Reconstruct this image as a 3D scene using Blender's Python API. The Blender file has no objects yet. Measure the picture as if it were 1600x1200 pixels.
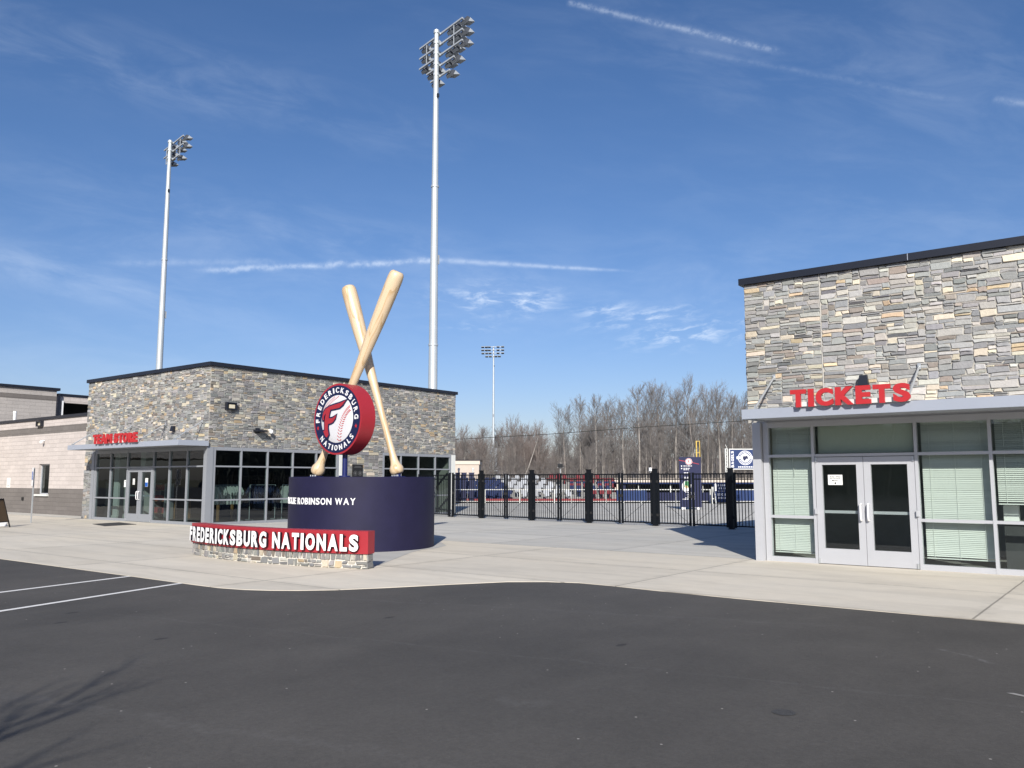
import bpy, bmesh, math, random
import numpy as np
from mathutils import Vector, Matrix

S = bpy.context.scene
COL = S.collection
R = math.radians
# ------------------------------------------------------------------ camera
cam_d = bpy.data.cameras.new('camera')
cam = bpy.data.objects.new('camera', cam_d); COL.objects.link(cam)
cam.location = (0, 0, 1.67)
cam.rotation_euler = (R(90 + 6.538), 0, R(37.73))
cam_d.sensor_width = 36; cam_d.lens = 29.25
cam_d.clip_start = .05; cam_d.clip_end = 6000
S.camera = cam
FH = Vector((-.6119, .7909, 0)); RT = Vector((.7909, .6119, 0))   # heading of the view, and its right

# ------------------------------------------------------------------ light
SUN_EL = R(29)
SUNH = Vector((-.595, .804, 0)).normalized()
SUNDIR = Vector((SUNH.x * math.cos(SUN_EL), SUNH.y * math.cos(SUN_EL), -math.sin(SUN_EL)))
sd = bpy.data.lights.new('sun', 'SUN'); sd.energy = 4.0; sd.angle = R(.53); sd.color = (1, .95, .87)
so = bpy.data.objects.new('sun', sd); COL.objects.link(so)
so.rotation_euler = SUNDIR.to_track_quat('-Z', 'Y').to_euler(); so.location = (10, -20, 30)

W = bpy.data.worlds.new('World'); S.world = W; W.use_nodes = True
wn, wl = W.node_tree.nodes, W.node_tree.links
wn.clear()

class NG:
    """tiny helper for math on node sockets"""
    def __init__(s, tree): s.n = tree.nodes; s.l = tree.links
    def put(s, sock, v):
        if isinstance(v, bpy.types.NodeSocket): s.l.new(v, sock)
        else: sock.default_value = v
    def m(s, op, a, b=0., c=None, clamp=False):
        n = s.n.new('ShaderNodeMath'); n.operation = op; n.use_clamp = clamp
        s.put(n.inputs[0], a); s.put(n.inputs[1], b)
        if c is not None: s.put(n.inputs[2], c)
        return n.outputs[0]
    def v(s, op, a, b=(0, 0, 0), out=0, scale=None):
        n = s.n.new('ShaderNodeVectorMath'); n.operation = op
        s.put(n.inputs[0], a)
        if op not in ('LENGTH', 'NORMALIZE', 'SCALE'): s.put(n.inputs[1], b)
        if scale is not None: s.put(n.inputs['Scale'], scale)
        return n.outputs['Value'] if op in ('DOT_PRODUCT', 'LENGTH') else n.outputs[0]
    def noise(s, vec, scale, detail=3., rough=.55, dist=0., col=False):
        n = s.n.new('ShaderNodeTexNoise'); s.put(n.inputs['Vector'], vec)
        n.inputs['Scale'].default_value = scale; n.inputs['Detail'].default_value = detail
        n.inputs['Roughness'].default_value = rough; n.inputs['Distortion'].default_value = dist
        return n.outputs['Color' if col else 'Fac']
    def sstep(s, x, a, b, lo=0., hi=1.):
        n = s.n.new('ShaderNodeMapRange'); n.interpolation_type = 'SMOOTHSTEP'
        s.put(n.inputs['Value'], x); n.inputs['From Min'].default_value = a; n.inputs['From Max'].default_value = b
        n.inputs['To Min'].default_value = lo; n.inputs['To Max'].default_value = hi
        return n.outputs['Result']
    def mix(s, f, a, b, blend='MIX'):
        n = s.n.new('ShaderNodeMix'); n.data_type = 'RGBA'; n.blend_type = blend; n.clamp_factor = True
        s.put(n.inputs[0], f); s.put(n.inputs[6], a); s.put(n.inputs[7], b)
        return n.outputs[2]
    def combine(s, x, y, z):
        n = s.n.new('ShaderNodeCombineXYZ'); s.put(n.inputs[0], x); s.put(n.inputs[1], y); s.put(n.inputs[2], z); return n.outputs[0]

def ray(px, py):            # a direction of the sky dome, for laying out clouds and contrails
    p = R(6.538); fw = FH * math.cos(p) + Vector((0, 0, 1)) * math.sin(p); up = Vector((0, 0, 1)) * math.cos(p) - FH * math.sin(p)
    return (fw + RT * ((px - 800) / 1300) + up * ((600 - py) / 1300)).normalized()

def build_world():
    g = NG(W.node_tree)
    sky = wn.new('ShaderNodeTexSky'); sky.sky_type = 'NISHITA'; sky.sun_disc = False
    sky.sun_elevation = SUN_EL; sky.sun_rotation = math.atan2(-SUNH.x, -SUNH.y)
    sky.altitude = 0; sky.air_density = 1.0; sky.dust_density = .75; sky.ozone_density = 3.2
    tc = wn.new('ShaderNodeTexCoord'); d = g.v('NORMALIZE', tc.outputs['Generated'])
    total = None
    def add(x):
        nonlocal total
        total = x if total is None else g.m('ADD', total, x)
    wob = g.noise(d, 34, 4, .6); wob2 = g.noise(d, 120, 3, .6)
    def streak(p0, p1, width, gain, amp=.004, tex=(60, .35, .7), fade=(.1, .1), w1=None):
        a, b = ray(*p0), ray(*p1); n = a.cross(b).normalized(); t = (b - a).normalized()
        ca, cb = a.dot(t), b.dot(t)
        dist = g.v('DOT_PRODUCT', d, tuple(n))
        dist = g.m('ADD', dist, g.m('MULTIPLY', g.m('SUBTRACT', wob, .5), amp * 2))
        dist = g.m('ADD', dist, g.m('MULTIPLY', g.m('SUBTRACT', wob2, .5), amp))
        al = g.m('DIVIDE', g.m('SUBTRACT', g.v('DOT_PRODUCT', d, tuple(t)), ca), cb - ca)
        wd = width if w1 is None else g.m('ADD', width, g.m('MULTIPLY', al, w1 - width))
        q = g.m('DIVIDE', dist, wd)
        prof = g.m('POWER', 2.718, g.m('MULTIPLY', g.m('MULTIPLY', q, q), -1))
        prof = g.m('MULTIPLY', prof, g.m('MULTIPLY', g.sstep(al, 0, fade[0]), g.sstep(al, 1 - fade[1], 1, 1, 0)))
        prof = g.m('MULTIPLY', prof, g.sstep(g.v('DOT_PRODUCT', d, tuple((a + b).normalized())), .6, .7))
        tx = g.sstep(g.noise(d, tex[0], 4, .65), tex[1], tex[2])
        add(g.m('MULTIPLY', prof, g.m('MULTIPLY', g.m('ADD', g.m('MULTIPLY', tx, .75), .25), gain)))
    streak((290, 423), (702, 406), .0031, .42, .0045, (70, .3, .65), (.15, .05))
    streak((690, 406.5), (1005, 425), .0032, .34, .0012, (90, .2, .6), (.05, .3), .0014)
    streak((120, 412), (480, 408), .0035, .16, .002, (60, .3, .7), (.3, .3))
    streak((882, 3), (1232, 84), .0028, .24, .0018, (120, .35, .62), (.03, .1), .0028)
    streak((1010, 66), (1540, 166), .0030, .07, .0012, (90, .3, .65), (.2, .2))
    streak((1548, 154), (1700, 176), .0030, .18, .002, (90, .3, .65), (.08, .3))
    # cirrus puffs near the horizon
    def patch(p, along, wl_, ws_, gain, sc=26, lo=.47, hi=.72):
        c = ray(*p); e = (ray(p[0] + 100, p[1] + along) - c).normalized(); n = c.cross(e).normalized()
        x = g.v('DOT_PRODUCT', d, tuple(e)); x = g.m('SUBTRACT', x, c.dot(e)); y = g.v('DOT_PRODUCT', d, tuple(n))
        front = g.sstep(g.v('DOT_PRODUCT', d, tuple(c)), .5, .6)
        qx, qy = g.m('DIVIDE', x, wl_), g.m('DIVIDE', y, ws_)
        rr = g.m('ADD', g.m('MULTIPLY', qx, qx), g.m('MULTIPLY', qy, qy))
        prof = g.m('MULTIPLY', g.m('POWER', 2.718, g.m('MULTIPLY', rr, -1)), front)
        nz = g.noise(g.combine(g.m('MULTIPLY', x, 1.0), g.m('MULTIPLY', y, 3.2), p[0] * .01), sc, 5, .62, .4)
        add(g.m('MULTIPLY', prof, g.m('MULTIPLY', g.sstep(nz, lo, hi), gain)))
    patch((775, 467), 3, .06, .018, .75, 26, .44, .72)
    patch((825, 474), 2, .035, .012, .5, 34, .42, .7)
    patch((945, 484), -12, .03, .007, .5, 30, .4, .65)
    patch((1010, 496), -14, .06, .010, .5, 34, .45, .7)
    patch((1085, 520), -12, .07, .014, .55, 34, .45, .7)
    patch((740, 510), 2, .04, .006, .25, 30)
    # broad thin veils
    patch((90, 430), 22, .19, .022, 0.216, 9, .28, .75)
    patch((160, 560), 10, .3, .05, 0.115, 7, .3, .8)
    patch((330, 400), 14, .4, .07, 0.115, 8, .35, .8)
    patch((230, 110), 24, .3, .035, 0.144, 9, .35, .8)
    patch((560, 380), 20, .3, .03, 0.108, 11, .35, .75)
    patch((1150, 440), -4, .35, .06, 0.115, 8, .35, .8)
    patch((1380, 110), 14, .4, .08, 0.101, 8, .35, .8)
    patch((1500, 330), 10, .3, .05, 0.086, 9, .35, .8)
    tot = g.m('MINIMUM', total, .85)
    hs = wn.new('ShaderNodeHueSaturation'); hs.inputs['Saturation'].default_value = 1.14; hs.inputs['Value'].default_value = 1.0
    wl.new(sky.outputs[0], hs.inputs['Color'])
    sz = wn.new('ShaderNodeSeparateXYZ'); wl.new(d, sz.inputs[0]); hz = g.sstep(sz.outputs[2], -.02, .42, 0., 1.0); hz = g.mix(hz, (.77, .735, .80, 1), (.76, .77, .80, 1))
    c = g.mix(tot, g.v('MULTIPLY', g.v('MULTIPLY', hs.outputs[0], (.97, .94, 1.02)), hz), (6.4, 7.2, 8.4, 1))
    bg = wn.new('ShaderNodeBackground'); bg.inputs['Strength'].default_value = .09
    wl.new(c, bg.inputs['Color'])
    out = wn.new('ShaderNodeOutputWorld'); wl.new(bg.outputs[0], out.inputs['Surface'])
build_world()

S.view_settings.view_transform = 'Standard'; S.view_settings.look = 'None'
S.view_settings.exposure = .62; S.view_settings.gamma = 1

# ------------------------------------------------------------------ materials
def mat(name, col, rough=.6, metal=0., var=.0, vscale=3., bump=0., bscale=30., spec=.5, coat=0., stretch=(1, 1, 1), attr=None, detail=4.):
    m = bpy.data.materials.new(name); m.use_nodes = True; nt = m.node_tree
    b = nt.nodes['Principled BSDF']; g = NG(nt)
    b.inputs['Roughness'].default_value = rough; b.inputs['Metallic'].default_value = metal
    b.inputs['Specular IOR Level'].default_value = spec
    if coat: b.inputs['Coat Weight'].default_value = coat; b.inputs['Coat Roughness'].default_value = .15
    c4 = (*col, 1)
    tc = nt.nodes.new('ShaderNodeTexCoord'); vec = g.v('MULTIPLY', tc.outputs['Object'], stretch)
    base = c4
    if attr:
        a = nt.nodes.new('ShaderNodeAttribute'); a.attribute_name = attr; base = a.outputs['Color']
    if var:
        nz = g.noise(vec, vscale, detail, .6)
        f = g.m('ADD', g.m('MULTIPLY', g.m('SUBTRACT', nz, .5), var * 4), 1.0)
        if not isinstance(base, bpy.types.NodeSocket):
            n = nt.nodes.new('ShaderNodeRGB'); n.outputs[0].default_value = c4; base = n.outputs[0]
        base = g.v('SCALE', base, scale=f)
    if isinstance(base, bpy.types.NodeSocket): nt.links.new(base, b.inputs['Base Color'])
    else: b.inputs['Base Color'].default_value = c4
    if bump:
        bn = nt.nodes.new('ShaderNodeBump'); bn.inputs['Strength'].default_value = min(1, bump); bn.inputs['Distance'].default_value = .01 * max(1, bump)
        nt.links.new(g.noise(vec, bscale, 4, .6), bn.inputs['Height']); nt.links.new(bn.outputs[0], b.inputs['Normal'])
    return m

def glass_mat(name, tint, refl=.055):
    m = bpy.data.materials.new(name); m.use_nodes = True; nt = m.node_tree; nt.nodes.clear(); g = NG(nt)
    tr = nt.nodes.new('ShaderNodeBsdfTransparent'); tr.inputs[0].default_value = (*tint, 1)
    gl = nt.nodes.new('ShaderNodeBsdfGlossy'); gl.inputs['Roughness'].default_value = .004; gl.inputs['Color'].default_value = (.9, .95, 1, 1)
    tc = nt.nodes.new('ShaderNodeTexCoord')
    bn = nt.nodes.new('ShaderNodeBump'); bn.inputs['Strength'].default_value = .10; bn.inputs['Distance'].default_value = .02
    nt.links.new(g.noise(tc.outputs['Object'], 1.3, 1, .5), bn.inputs['Height']); nt.links.new(bn.outputs[0], gl.inputs['Normal'])
    lw = nt.nodes.new('ShaderNodeLayerWeight'); lw.inputs[0].default_value = .5
    f = g.m('ADD', g.m('MULTIPLY', g.m('POWER', lw.outputs['Facing'], 5), .9), refl)
    mx = nt.nodes.new('ShaderNodeMixShader'); nt.links.new(f, mx.inputs[0]); nt.links.new(tr.outputs[0], mx.inputs[1]); nt.links.new(gl.outputs[0], mx.inputs[2])
    o = nt.nodes.new('ShaderNodeOutputMaterial'); nt.links.new(mx.outputs[0], o.inputs[0])
    return m

def concrete_mat(name, col, warm, joint=(5., 5.), off=(0, 0)):
    m = bpy.data.materials.new(name); m.use_nodes = True; nt = m.node_tree; g = NG(nt); b = nt.nodes['Principled BSDF']
    b.inputs['Roughness'].default_value = .85; b.inputs['Specular IOR Level'].default_value = .25
    tc = nt.nodes.new('ShaderNodeTexCoord'); p = tc.outputs['Object']
    sx = nt.nodes.new('ShaderNodeSeparateXYZ'); nt.links.new(p, sx.inputs[0])
    big = g.noise(p, .35, 4, .6); st = g.noise(g.v('MULTIPLY', p, (.35, 1.6, 1)), .9, 5, .62, .6); fine = g.noise(p, 45, 3, .6)
    mid = g.noise(p, 3.5, 4, .6)
    c = g.mix(g.sstep(big, .35, .68), (*col, 1), (*warm, 1))
    f = g.m('ADD', .90, g.m('MULTIPLY', g.sstep(st, .36, .58), .10))
    f = g.m('MULTIPLY', f, g.m('ADD', .93, g.m('MULTIPLY', fine, .14)))
    f = g.m('MULTIPLY', f, g.m('ADD', .92, g.m('MULTIPLY', mid, .16)))
    spots = g.sstep(g.noise(g.v('ADD', p, (7, 3, 0)), 1.4, 5, .7), .66, .76)
    f = g.m('MULTIPLY', f, g.m('SUBTRACT', 1, g.m('MULTIPLY', spots, .22)))
    wv = g.m('MULTIPLY', g.m('SUBTRACT', g.noise(p, 2, 2), .5), .015)
    def line(sock, per, o, wdt):
        q = g.m('FRACT', g.m('DIVIDE', g.m('ADD', g.m('ADD', sock, wv), 1000 * per - o), per))
        q = g.m('MULTIPLY', g.m('ABSOLUTE', g.m('SUBTRACT', q, .5)), per)       # distance from the middle of a bay
        return g.sstep(q, per / 2 - wdt, per / 2 - wdt * .4)
    cell = g.combine(g.m('FLOOR', g.m('DIVIDE', g.m('SUBTRACT', sx.outputs[0], off[0]), joint[0])), g.m('FLOOR', g.m('DIVIDE', g.m('SUBTRACT', sx.outputs[1], off[1]), joint[1])), .5)
    wnz = nt.nodes.new('ShaderNodeTexWhiteNoise'); nt.links.new(cell, wnz.inputs['Vector'])
    f = g.m('MULTIPLY', f, g.m('ADD', .945, g.m('MULTIPLY', wnz.outputs['Value'], .11)))
    jl = g.m('MAXIMUM', line(sx.outputs[0], joint[0], off[0], .02), line(sx.outputs[1], joint[1], off[1], .018))
    soft = g.m('MAXIMUM', line(sx.outputs[0], joint[0], off[0], .22), line(sx.outputs[1], joint[1], off[1], .22))
    f = g.m('MULTIPLY', f, g.m('SUBTRACT', 1, g.m('MULTIPLY', g.m('MULTIPLY', soft, g.sstep(mid, .42, .7)), .16)))
    f = g.m('MULTIPLY', f, g.m('SUBTRACT', 1, g.m('MULTIPLY', jl, .5)))
    nt.links.new(g.v('SCALE', c, scale=f), b.inputs['Base Color'])
    bn = nt.nodes.new('ShaderNodeBump'); bn.inputs['Strength'].default_value = .25; bn.inputs['Distance'].default_value = .004
    nt.links.new(fine, bn.inputs['Height']); nt.links.new(bn.outputs[0], b.inputs['Normal'])
    return m

def asphalt_mat():
    m = bpy.data.materials.new('asphalt'); m.use_nodes = True; nt = m.node_tree; g = NG(nt); b = nt.nodes['Principled BSDF']
    b.inputs['Roughness'].default_value = .82; b.inputs['Specular IOR Level'].default_value = .35
    tc = nt.nodes.new('ShaderNodeTexCoord'); p = tc.outputs['Object']
    fine = g.noise(p, 160, 3, .7); grit = g.noise(p, 38, 4, .75); big = g.noise(p, .22, 4, .6); mid = g.noise(g.v('MULTIPLY', p, (1, .3, 1)), 1.1, 5, .65)
    c = g.mix(g.sstep(big, .3, .7), (.066, .062, .056, 1), (.085, .079, .071, 1)); spk = g.noise(p, 17, 4, .8); patchy = g.noise(g.v('MULTIPLY', p, (.7, .45, 1)), .9, 6, .7)
    f = g.m('ADD', .55, g.m('MULTIPLY', fine, .9)); f = g.m('MULTIPLY', f, g.m('ADD', .75, g.m('MULTIPLY', grit, .5)))
    f = g.m('MULTIPLY', f, g.m('ADD', .88, g.m('MULTIPLY', mid, .24))); f = g.m('MULTIPLY', f, g.m('ADD', .72, g.m('MULTIPLY', spk, .56))); f = g.m('MULTIPLY', f, g.m('ADD', .86, g.m('MULTIPLY', g.sstep(patchy, .3, .7), .24)))
    vo = nt.nodes.new('ShaderNodeTexVoronoi'); nt.links.new(p, vo.inputs['Vector']); vo.voronoi_dimensions = '2D'; vo.inputs['Scale'].default_value = 2.3
    sp = nt.nodes.new('ShaderNodeSeparateXYZ'); nt.links.new(vo.outputs['Color'], sp.inputs[0])
    grav = g.m('MULTIPLY', g.sstep(vo.outputs['Distance'], .014, .026, 1, 0), g.sstep(sp.outputs[0],   .80, .81))
    c = g.v('SCALE', c, scale=f)
    c = g.mix(grav, c, (.34, .32, .29, 1))
    vo2 = nt.nodes.new('ShaderNodeTexVoronoi'); vo2.voronoi_dimensions = '2D'; nt.links.new(g.v('MULTIPLY', p, (1, .5, 1)), vo2.inputs['Vector']); vo2.inputs['Scale'].default_value = .75
    sp2 = nt.nodes.new('ShaderNodeSeparateXYZ'); nt.links.new(vo2.outputs['Color'], sp2.inputs[0])
    dots = g.m('MULTIPLY', g.sstep(g.m('ADD', vo2.outputs['Distance'], g.m('MULTIPLY', grit, .05)), .045, .065, 1, 0), g.sstep(sp2.outputs[1], .62, .63))
    c = g.mix(g.m('MULTIPLY', dots, .7), c, (.018, .017, .017, 1))
    def scuff(p0, p1, w, gain):       # a paving seam or tyre scuff worn into the surface
        a, b2 = Vector((*p0, 0)), Vector((*p1, 0)); t = (b2 - a).normalized(); n = Vector((-t.y, t.x, 0)); L = (b2 - a).length
        q = g.v('SUBTRACT', p, tuple(a)); al = g.v('DOT_PRODUCT', q, tuple(t)); ds = g.v('DOT_PRODUCT', q, tuple(n))
        ds = g.m('ADD', ds, g.m('MULTIPLY', g.m('SUBTRACT', g.noise(p, 1.6, 3), .5), w * 5))
        k = g.m('MULTIPLY', g.sstep(g.m('ABSOLUTE', ds), w * .2, w, 1, 0), g.m('MULTIPLY', g.sstep(al, 0, L * .15), g.sstep(al, L * .85, L, 1, 0)))
        return g.m('MULTIPLY', k, g.m('MULTIPLY', g.sstep(g.noise(p, 9, 4, .7), .35, .65), gain))
    sc = None
    for q in (((-11.5, 5.2), (3, 8.2), .05, .14), ((-1.9, 9.4), (-1.3, 8.9), .05, .6), ((-9, 2.5), (4, 5.6), .12, .16), ((-14, 6.6), (-2, 10.4), .10, .14), ((-4.2, 5.2), (-3.7, 5.25), .12, .16)):
        sc = scuff(*q) if sc is None else g.m('ADD', sc, scuff(*q))
    c = g.mix(sc, c, (.17, .165, .16, 1))
    nt.links.new(c, b.inputs['Base Color'])
    bn = nt.nodes.new('ShaderNodeBump'); bn.inputs['Strength'].default_value = .6; bn.inputs['Distance'].default_value = .006
    nt.links.new(grit, bn.inputs['Height']); nt.links.new(bn.outputs[0], b.inputs['Normal'])
    return m

def block_mat(name, col, var=.1):
    """split-face concrete block, running bond"""
    m = bpy.data.materials.new(name); m.use_nodes = True; nt = m.node_tree; g = NG(nt); b = nt.nodes['Principled BSDF']
    b.inputs['Roughness'].default_value = .9; b.inputs['Specular IOR Level'].default_value = .2
    tc = nt.nodes.new('ShaderNodeTexCoord'); p = tc.outputs['Object']
    sx = nt.nodes.new('ShaderNodeSeparateXYZ'); nt.links.new(p, sx.inputs[0])
    v = g.combine(g.m('ADD', sx.outputs[0], sx.outputs[1]), sx.outputs[2], 0)
    br = nt.nodes.new('ShaderNodeTexBrick'); nt.links.new(v, br.inputs['Vector'])
    br.inputs['Scale'].default_value = 1; br.inputs['Brick Width'].default_value = .6; br.inputs['Row Height'].default_value = .2
    br.inputs['Mortar Size'].default_value = .008; br.inputs['Mortar Smooth'].default_value = .1; br.inputs['Bias'].default_value = -.1
    br.inputs['Color1'].default_value = (*[c * (1 - var) for c in col], 1); br.inputs['Color2'].default_value = (*[c * (1 + var) for c in col], 1)
    br.inputs['Mortar'].default_value = (*[c * .84 for c in col], 1)
    nz = g.noise(p, 14, 5, .7); n2 = g.noise(p, .8, 4, .6)
    f = g.m('ADD', .72, g.m('MULTIPLY', nz, .4)); f = g.m('MULTIPLY', f, g.m('ADD', .86, g.m('MULTIPLY', n2, .28)))
    nt.links.new(g.v('SCALE', br.outputs['Color'], scale=f), b.inputs['Base Color'])
    h = g.m('SUBTRACT', g.m('MULTIPLY', nz, .8), br.outputs['Fac'])
    bn = nt.nodes.new('ShaderNodeBump'); bn.inputs['Strength'].default_value = .6; bn.inputs['Distance'].default_value = .02
    nt.links.new(h, bn.inputs['Height']); nt.links.new(bn.outputs[0], b.inputs['Normal'])
    return m

def wood_mat():
    m = bpy.data.materials.new('ash_wood'); m.use_nodes = True; nt = m.node_tree; g = NG(nt); b = nt.nodes['Principled BSDF']
    b.inputs['Roughness'].default_value = .42; b.inputs['Coat Weight'].default_value = .25; b.inputs['Coat Roughness'].default_value = .2
    tc = nt.nodes.new('ShaderNodeTexCoord'); p = tc.outputs['Object']
    q = g.v('MULTIPLY', p, (1, 1, .16)); nz = g.noise(q, 2.1, 3, .5, .3)
    w = g.m('FRACT', g.m('MULTIPLY', g.m('ADD', nz, g.m('MULTIPLY', g.noise(g.v('MULTIPLY', p, (1, 1, .05)), 6, 2), .12)), 7))
    w = g.sstep(w, .62, .98)
    c = g.mix(w, (.63, .49, .325, 1), (.51, .355, .19, 1))
    fi = g.noise(g.v('MULTIPLY', p, (1, 1, .04)), 60, 3, .6)
    c = g.v('SCALE', c, scale=g.m('ADD', .9, g.m('MULTIPLY', fi, .2)))
    nt.links.new(c, b.inputs['Base Color'])
    return m

M = dict(
    asphalt=asphalt_mat(),
    apron=concrete_mat('apron_concrete', (.60, .555, .47), (.63, .575, .475), (5.0, 2.85), (-1.9, 11.5)),
    rear=concrete_mat('rear_concrete', (.49, .48, .445), (.54, .52, .47), (3.6, 3.4), (-6.8, 17.2)),
    slab=concrete_mat('slab_concrete', (.44, .435, .41), (.47, .455, .42), (40, 40), (3, 3)),
    grass=mat('winter_grass', (.13, .115, .06), .95, var=.15, vscale=.3),
    paint=mat('road_paint', (.72, .71, .68), .7, var=.06, vscale=14),
    stone=mat('ledge_stone', (1, 1, 1), .82, var=.10, vscale=13, bump=.9, bscale=26, spec=.3, attr='stone_color'),
    mortar=mat('mortar', (.40, .38, .34), .95, var=.07, vscale=20, bump=.4, bscale=60, spec=.1),
    caulk=mat('caulk', (.50, .48, .44), .7),
    navy_metal=mat('dark_coping', (.012, .014, .022), .42, .0, var=.06, vscale=1.2),
    alu=mat('anodised_aluminium', (.44, .45, .475), .42, .12, var=.03, vscale=2),
    fascia=mat('grey_fascia', (.33, .36, .42), .45, .1, var=.03, vscale=1),
    alushade=mat('shaded_aluminium', (.27, .285, .31), .42, .15, var=.03, vscale=2), soffit=mat('soffit_grey', (.33, .35, .39), .5),  # store frames: darker copy of alu, canopy shade put into the colour
    steel=mat('galvanised', (.52, .54, .55), .42, .55, var=.09, vscale=1.5),
    pole=mat('galvanised_pole', (.50, .54, .56), .45, .35, var=.08, vscale=.7),
    lampbody=mat('lamp_housing', (.40, .43, .46), .5, .2), lampshell=mat('lamp_shell', (.055, .062, .075), .55), lampface=mat('lamp_glass', (.05, .055, .06), .12, .2), lampdark=mat('lamp_visor', (.03, .033, .04), .5),
    red=mat('sign_red', (.33, .022, .032), .45, var=.03, vscale=2), redlet=mat('letter_red', (.43, .022, .026), .45, var=.02),
    navy=mat('painted_navy', (.0125, .0115, .039), .6, var=.16, vscale=2.2, bump=.12, bscale=45, spec=.3), navyflat=mat('navy_gloss', (.010, .014, .055), .35), bluepost=mat('blue_post', (.012, .018, .10), .35),
    white=mat('letter_white', (.80, .80, .80), .4), whitemid=mat('ball_white', (.60, .60, .62), .5, var=.03, vscale=3),
    letdark=mat('letter_return', (.012, .012, .02), .4),
    wood=wood_mat(),
    black=mat('black_powdercoat', (.005, .0065, .009), .5, var=.08, vscale=5, spec=.25), blackmatte=mat('black_matte', (.012, .012, .013), .8),
    block=block_mat('beige_block', (.53, .48, .45), .06), blockdark=block_mat('grey_block', (.175, .16, .15), .06), blockpale=block_mat('pale_block', (.44, .41, .385), .05),
    glass=glass_mat('green_glass', (.78, .84, .815), .06), glassdark=glass_mat('store_glass', (.44, .52, .51), .08),
    blind=mat('blind_white', (.72, .74, .70), .55), blindwand=mat('blind_wand', (.6, .62, .6), .4),
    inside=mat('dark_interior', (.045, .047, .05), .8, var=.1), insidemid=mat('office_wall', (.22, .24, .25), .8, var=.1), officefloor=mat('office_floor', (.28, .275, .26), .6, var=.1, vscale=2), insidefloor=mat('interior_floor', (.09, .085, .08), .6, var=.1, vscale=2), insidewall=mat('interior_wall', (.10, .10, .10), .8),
    plaster=mat('white_plaster', (.62, .63, .6), .7), paper=mat('paper', (.75, .76, .74), .7), ink=mat('ink', (.03, .03, .03), .7),
    woodboard=mat('plain_board', (.13, .085, .045), .6, var=.1, vscale=4, stretch=(1, 1, .15)),
    beige=mat('beige_render', (.50, .43, .37), .85, var=.05), beigelt=mat('cream_trim', (.58, .51, .44), .8),
    seatblue=mat('seat_blue', (.012, .024, .085), .6, spec=.15), seatwhite=mat('seat_white', (.40, .42, .45), .55, spec=.15), seatred=mat('seat_red', (.16, .02, .028), .6, spec=.15), seatgrey=mat('riser_concrete', (.24, .24, .235), .85, var=.06),
    padred=mat('red_padding', (.24, .024, .03), .5, var=.05, vscale=2), fabric=mat('navy_fabric', (.014, .035, .12), .75, var=.14, vscale=4, stretch=(3, 3, .3)),
    yellow=mat('foul_yellow', (.72, .50, .10), .5), signblue=mat('sign_blue', (.012, .10, .42), .45), green=mat('map_green', (.03, .17, .06), .6), tan=mat('map_tan', (.55, .38, .18), .6),
    bark=mat('bark', (.24, .215, .195), .9, var=.16, vscale=1.6), bark2=mat('pale_bark', (.32, .295, .27), .9, var=.15, vscale=1.4), barkdark=mat('dark_bark', (.09, .082, .08), .9, var=.15, vscale=1.4),
    twig=mat('twigs', (.19, .176, .168), .9), twig2=mat('russet_twigs', (.20, .165, .15), .9), brush=mat('undergrowth', (.158, .142, .133), .95, var=.2, vscale=.1), evergreen=mat('evergreen', (.06, .07, .065), .9),  # twigs and undergrowth paled, distance haze put into their colour
    wire=mat('cable', (.02, .02, .02), .7), rubber=mat('mat_rubber', (.035, .035, .035), .9, var=.1, vscale=9),
    shirtwhite=mat('shirt_white', (.55, .58, .55), .9), shirtnavy=mat('shirt_navy', (.02, .03, .09), .9), shirtred=mat('shirt_red', (.35, .03, .04), .9),
    bronze=mat('plaque_black', (.016, .015, .015), .4), lens=mat('lamp_lens', (.6, .55, .42), .25), tablewood=mat('table_wood', (.30, .16, .06), .5),
)

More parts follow.
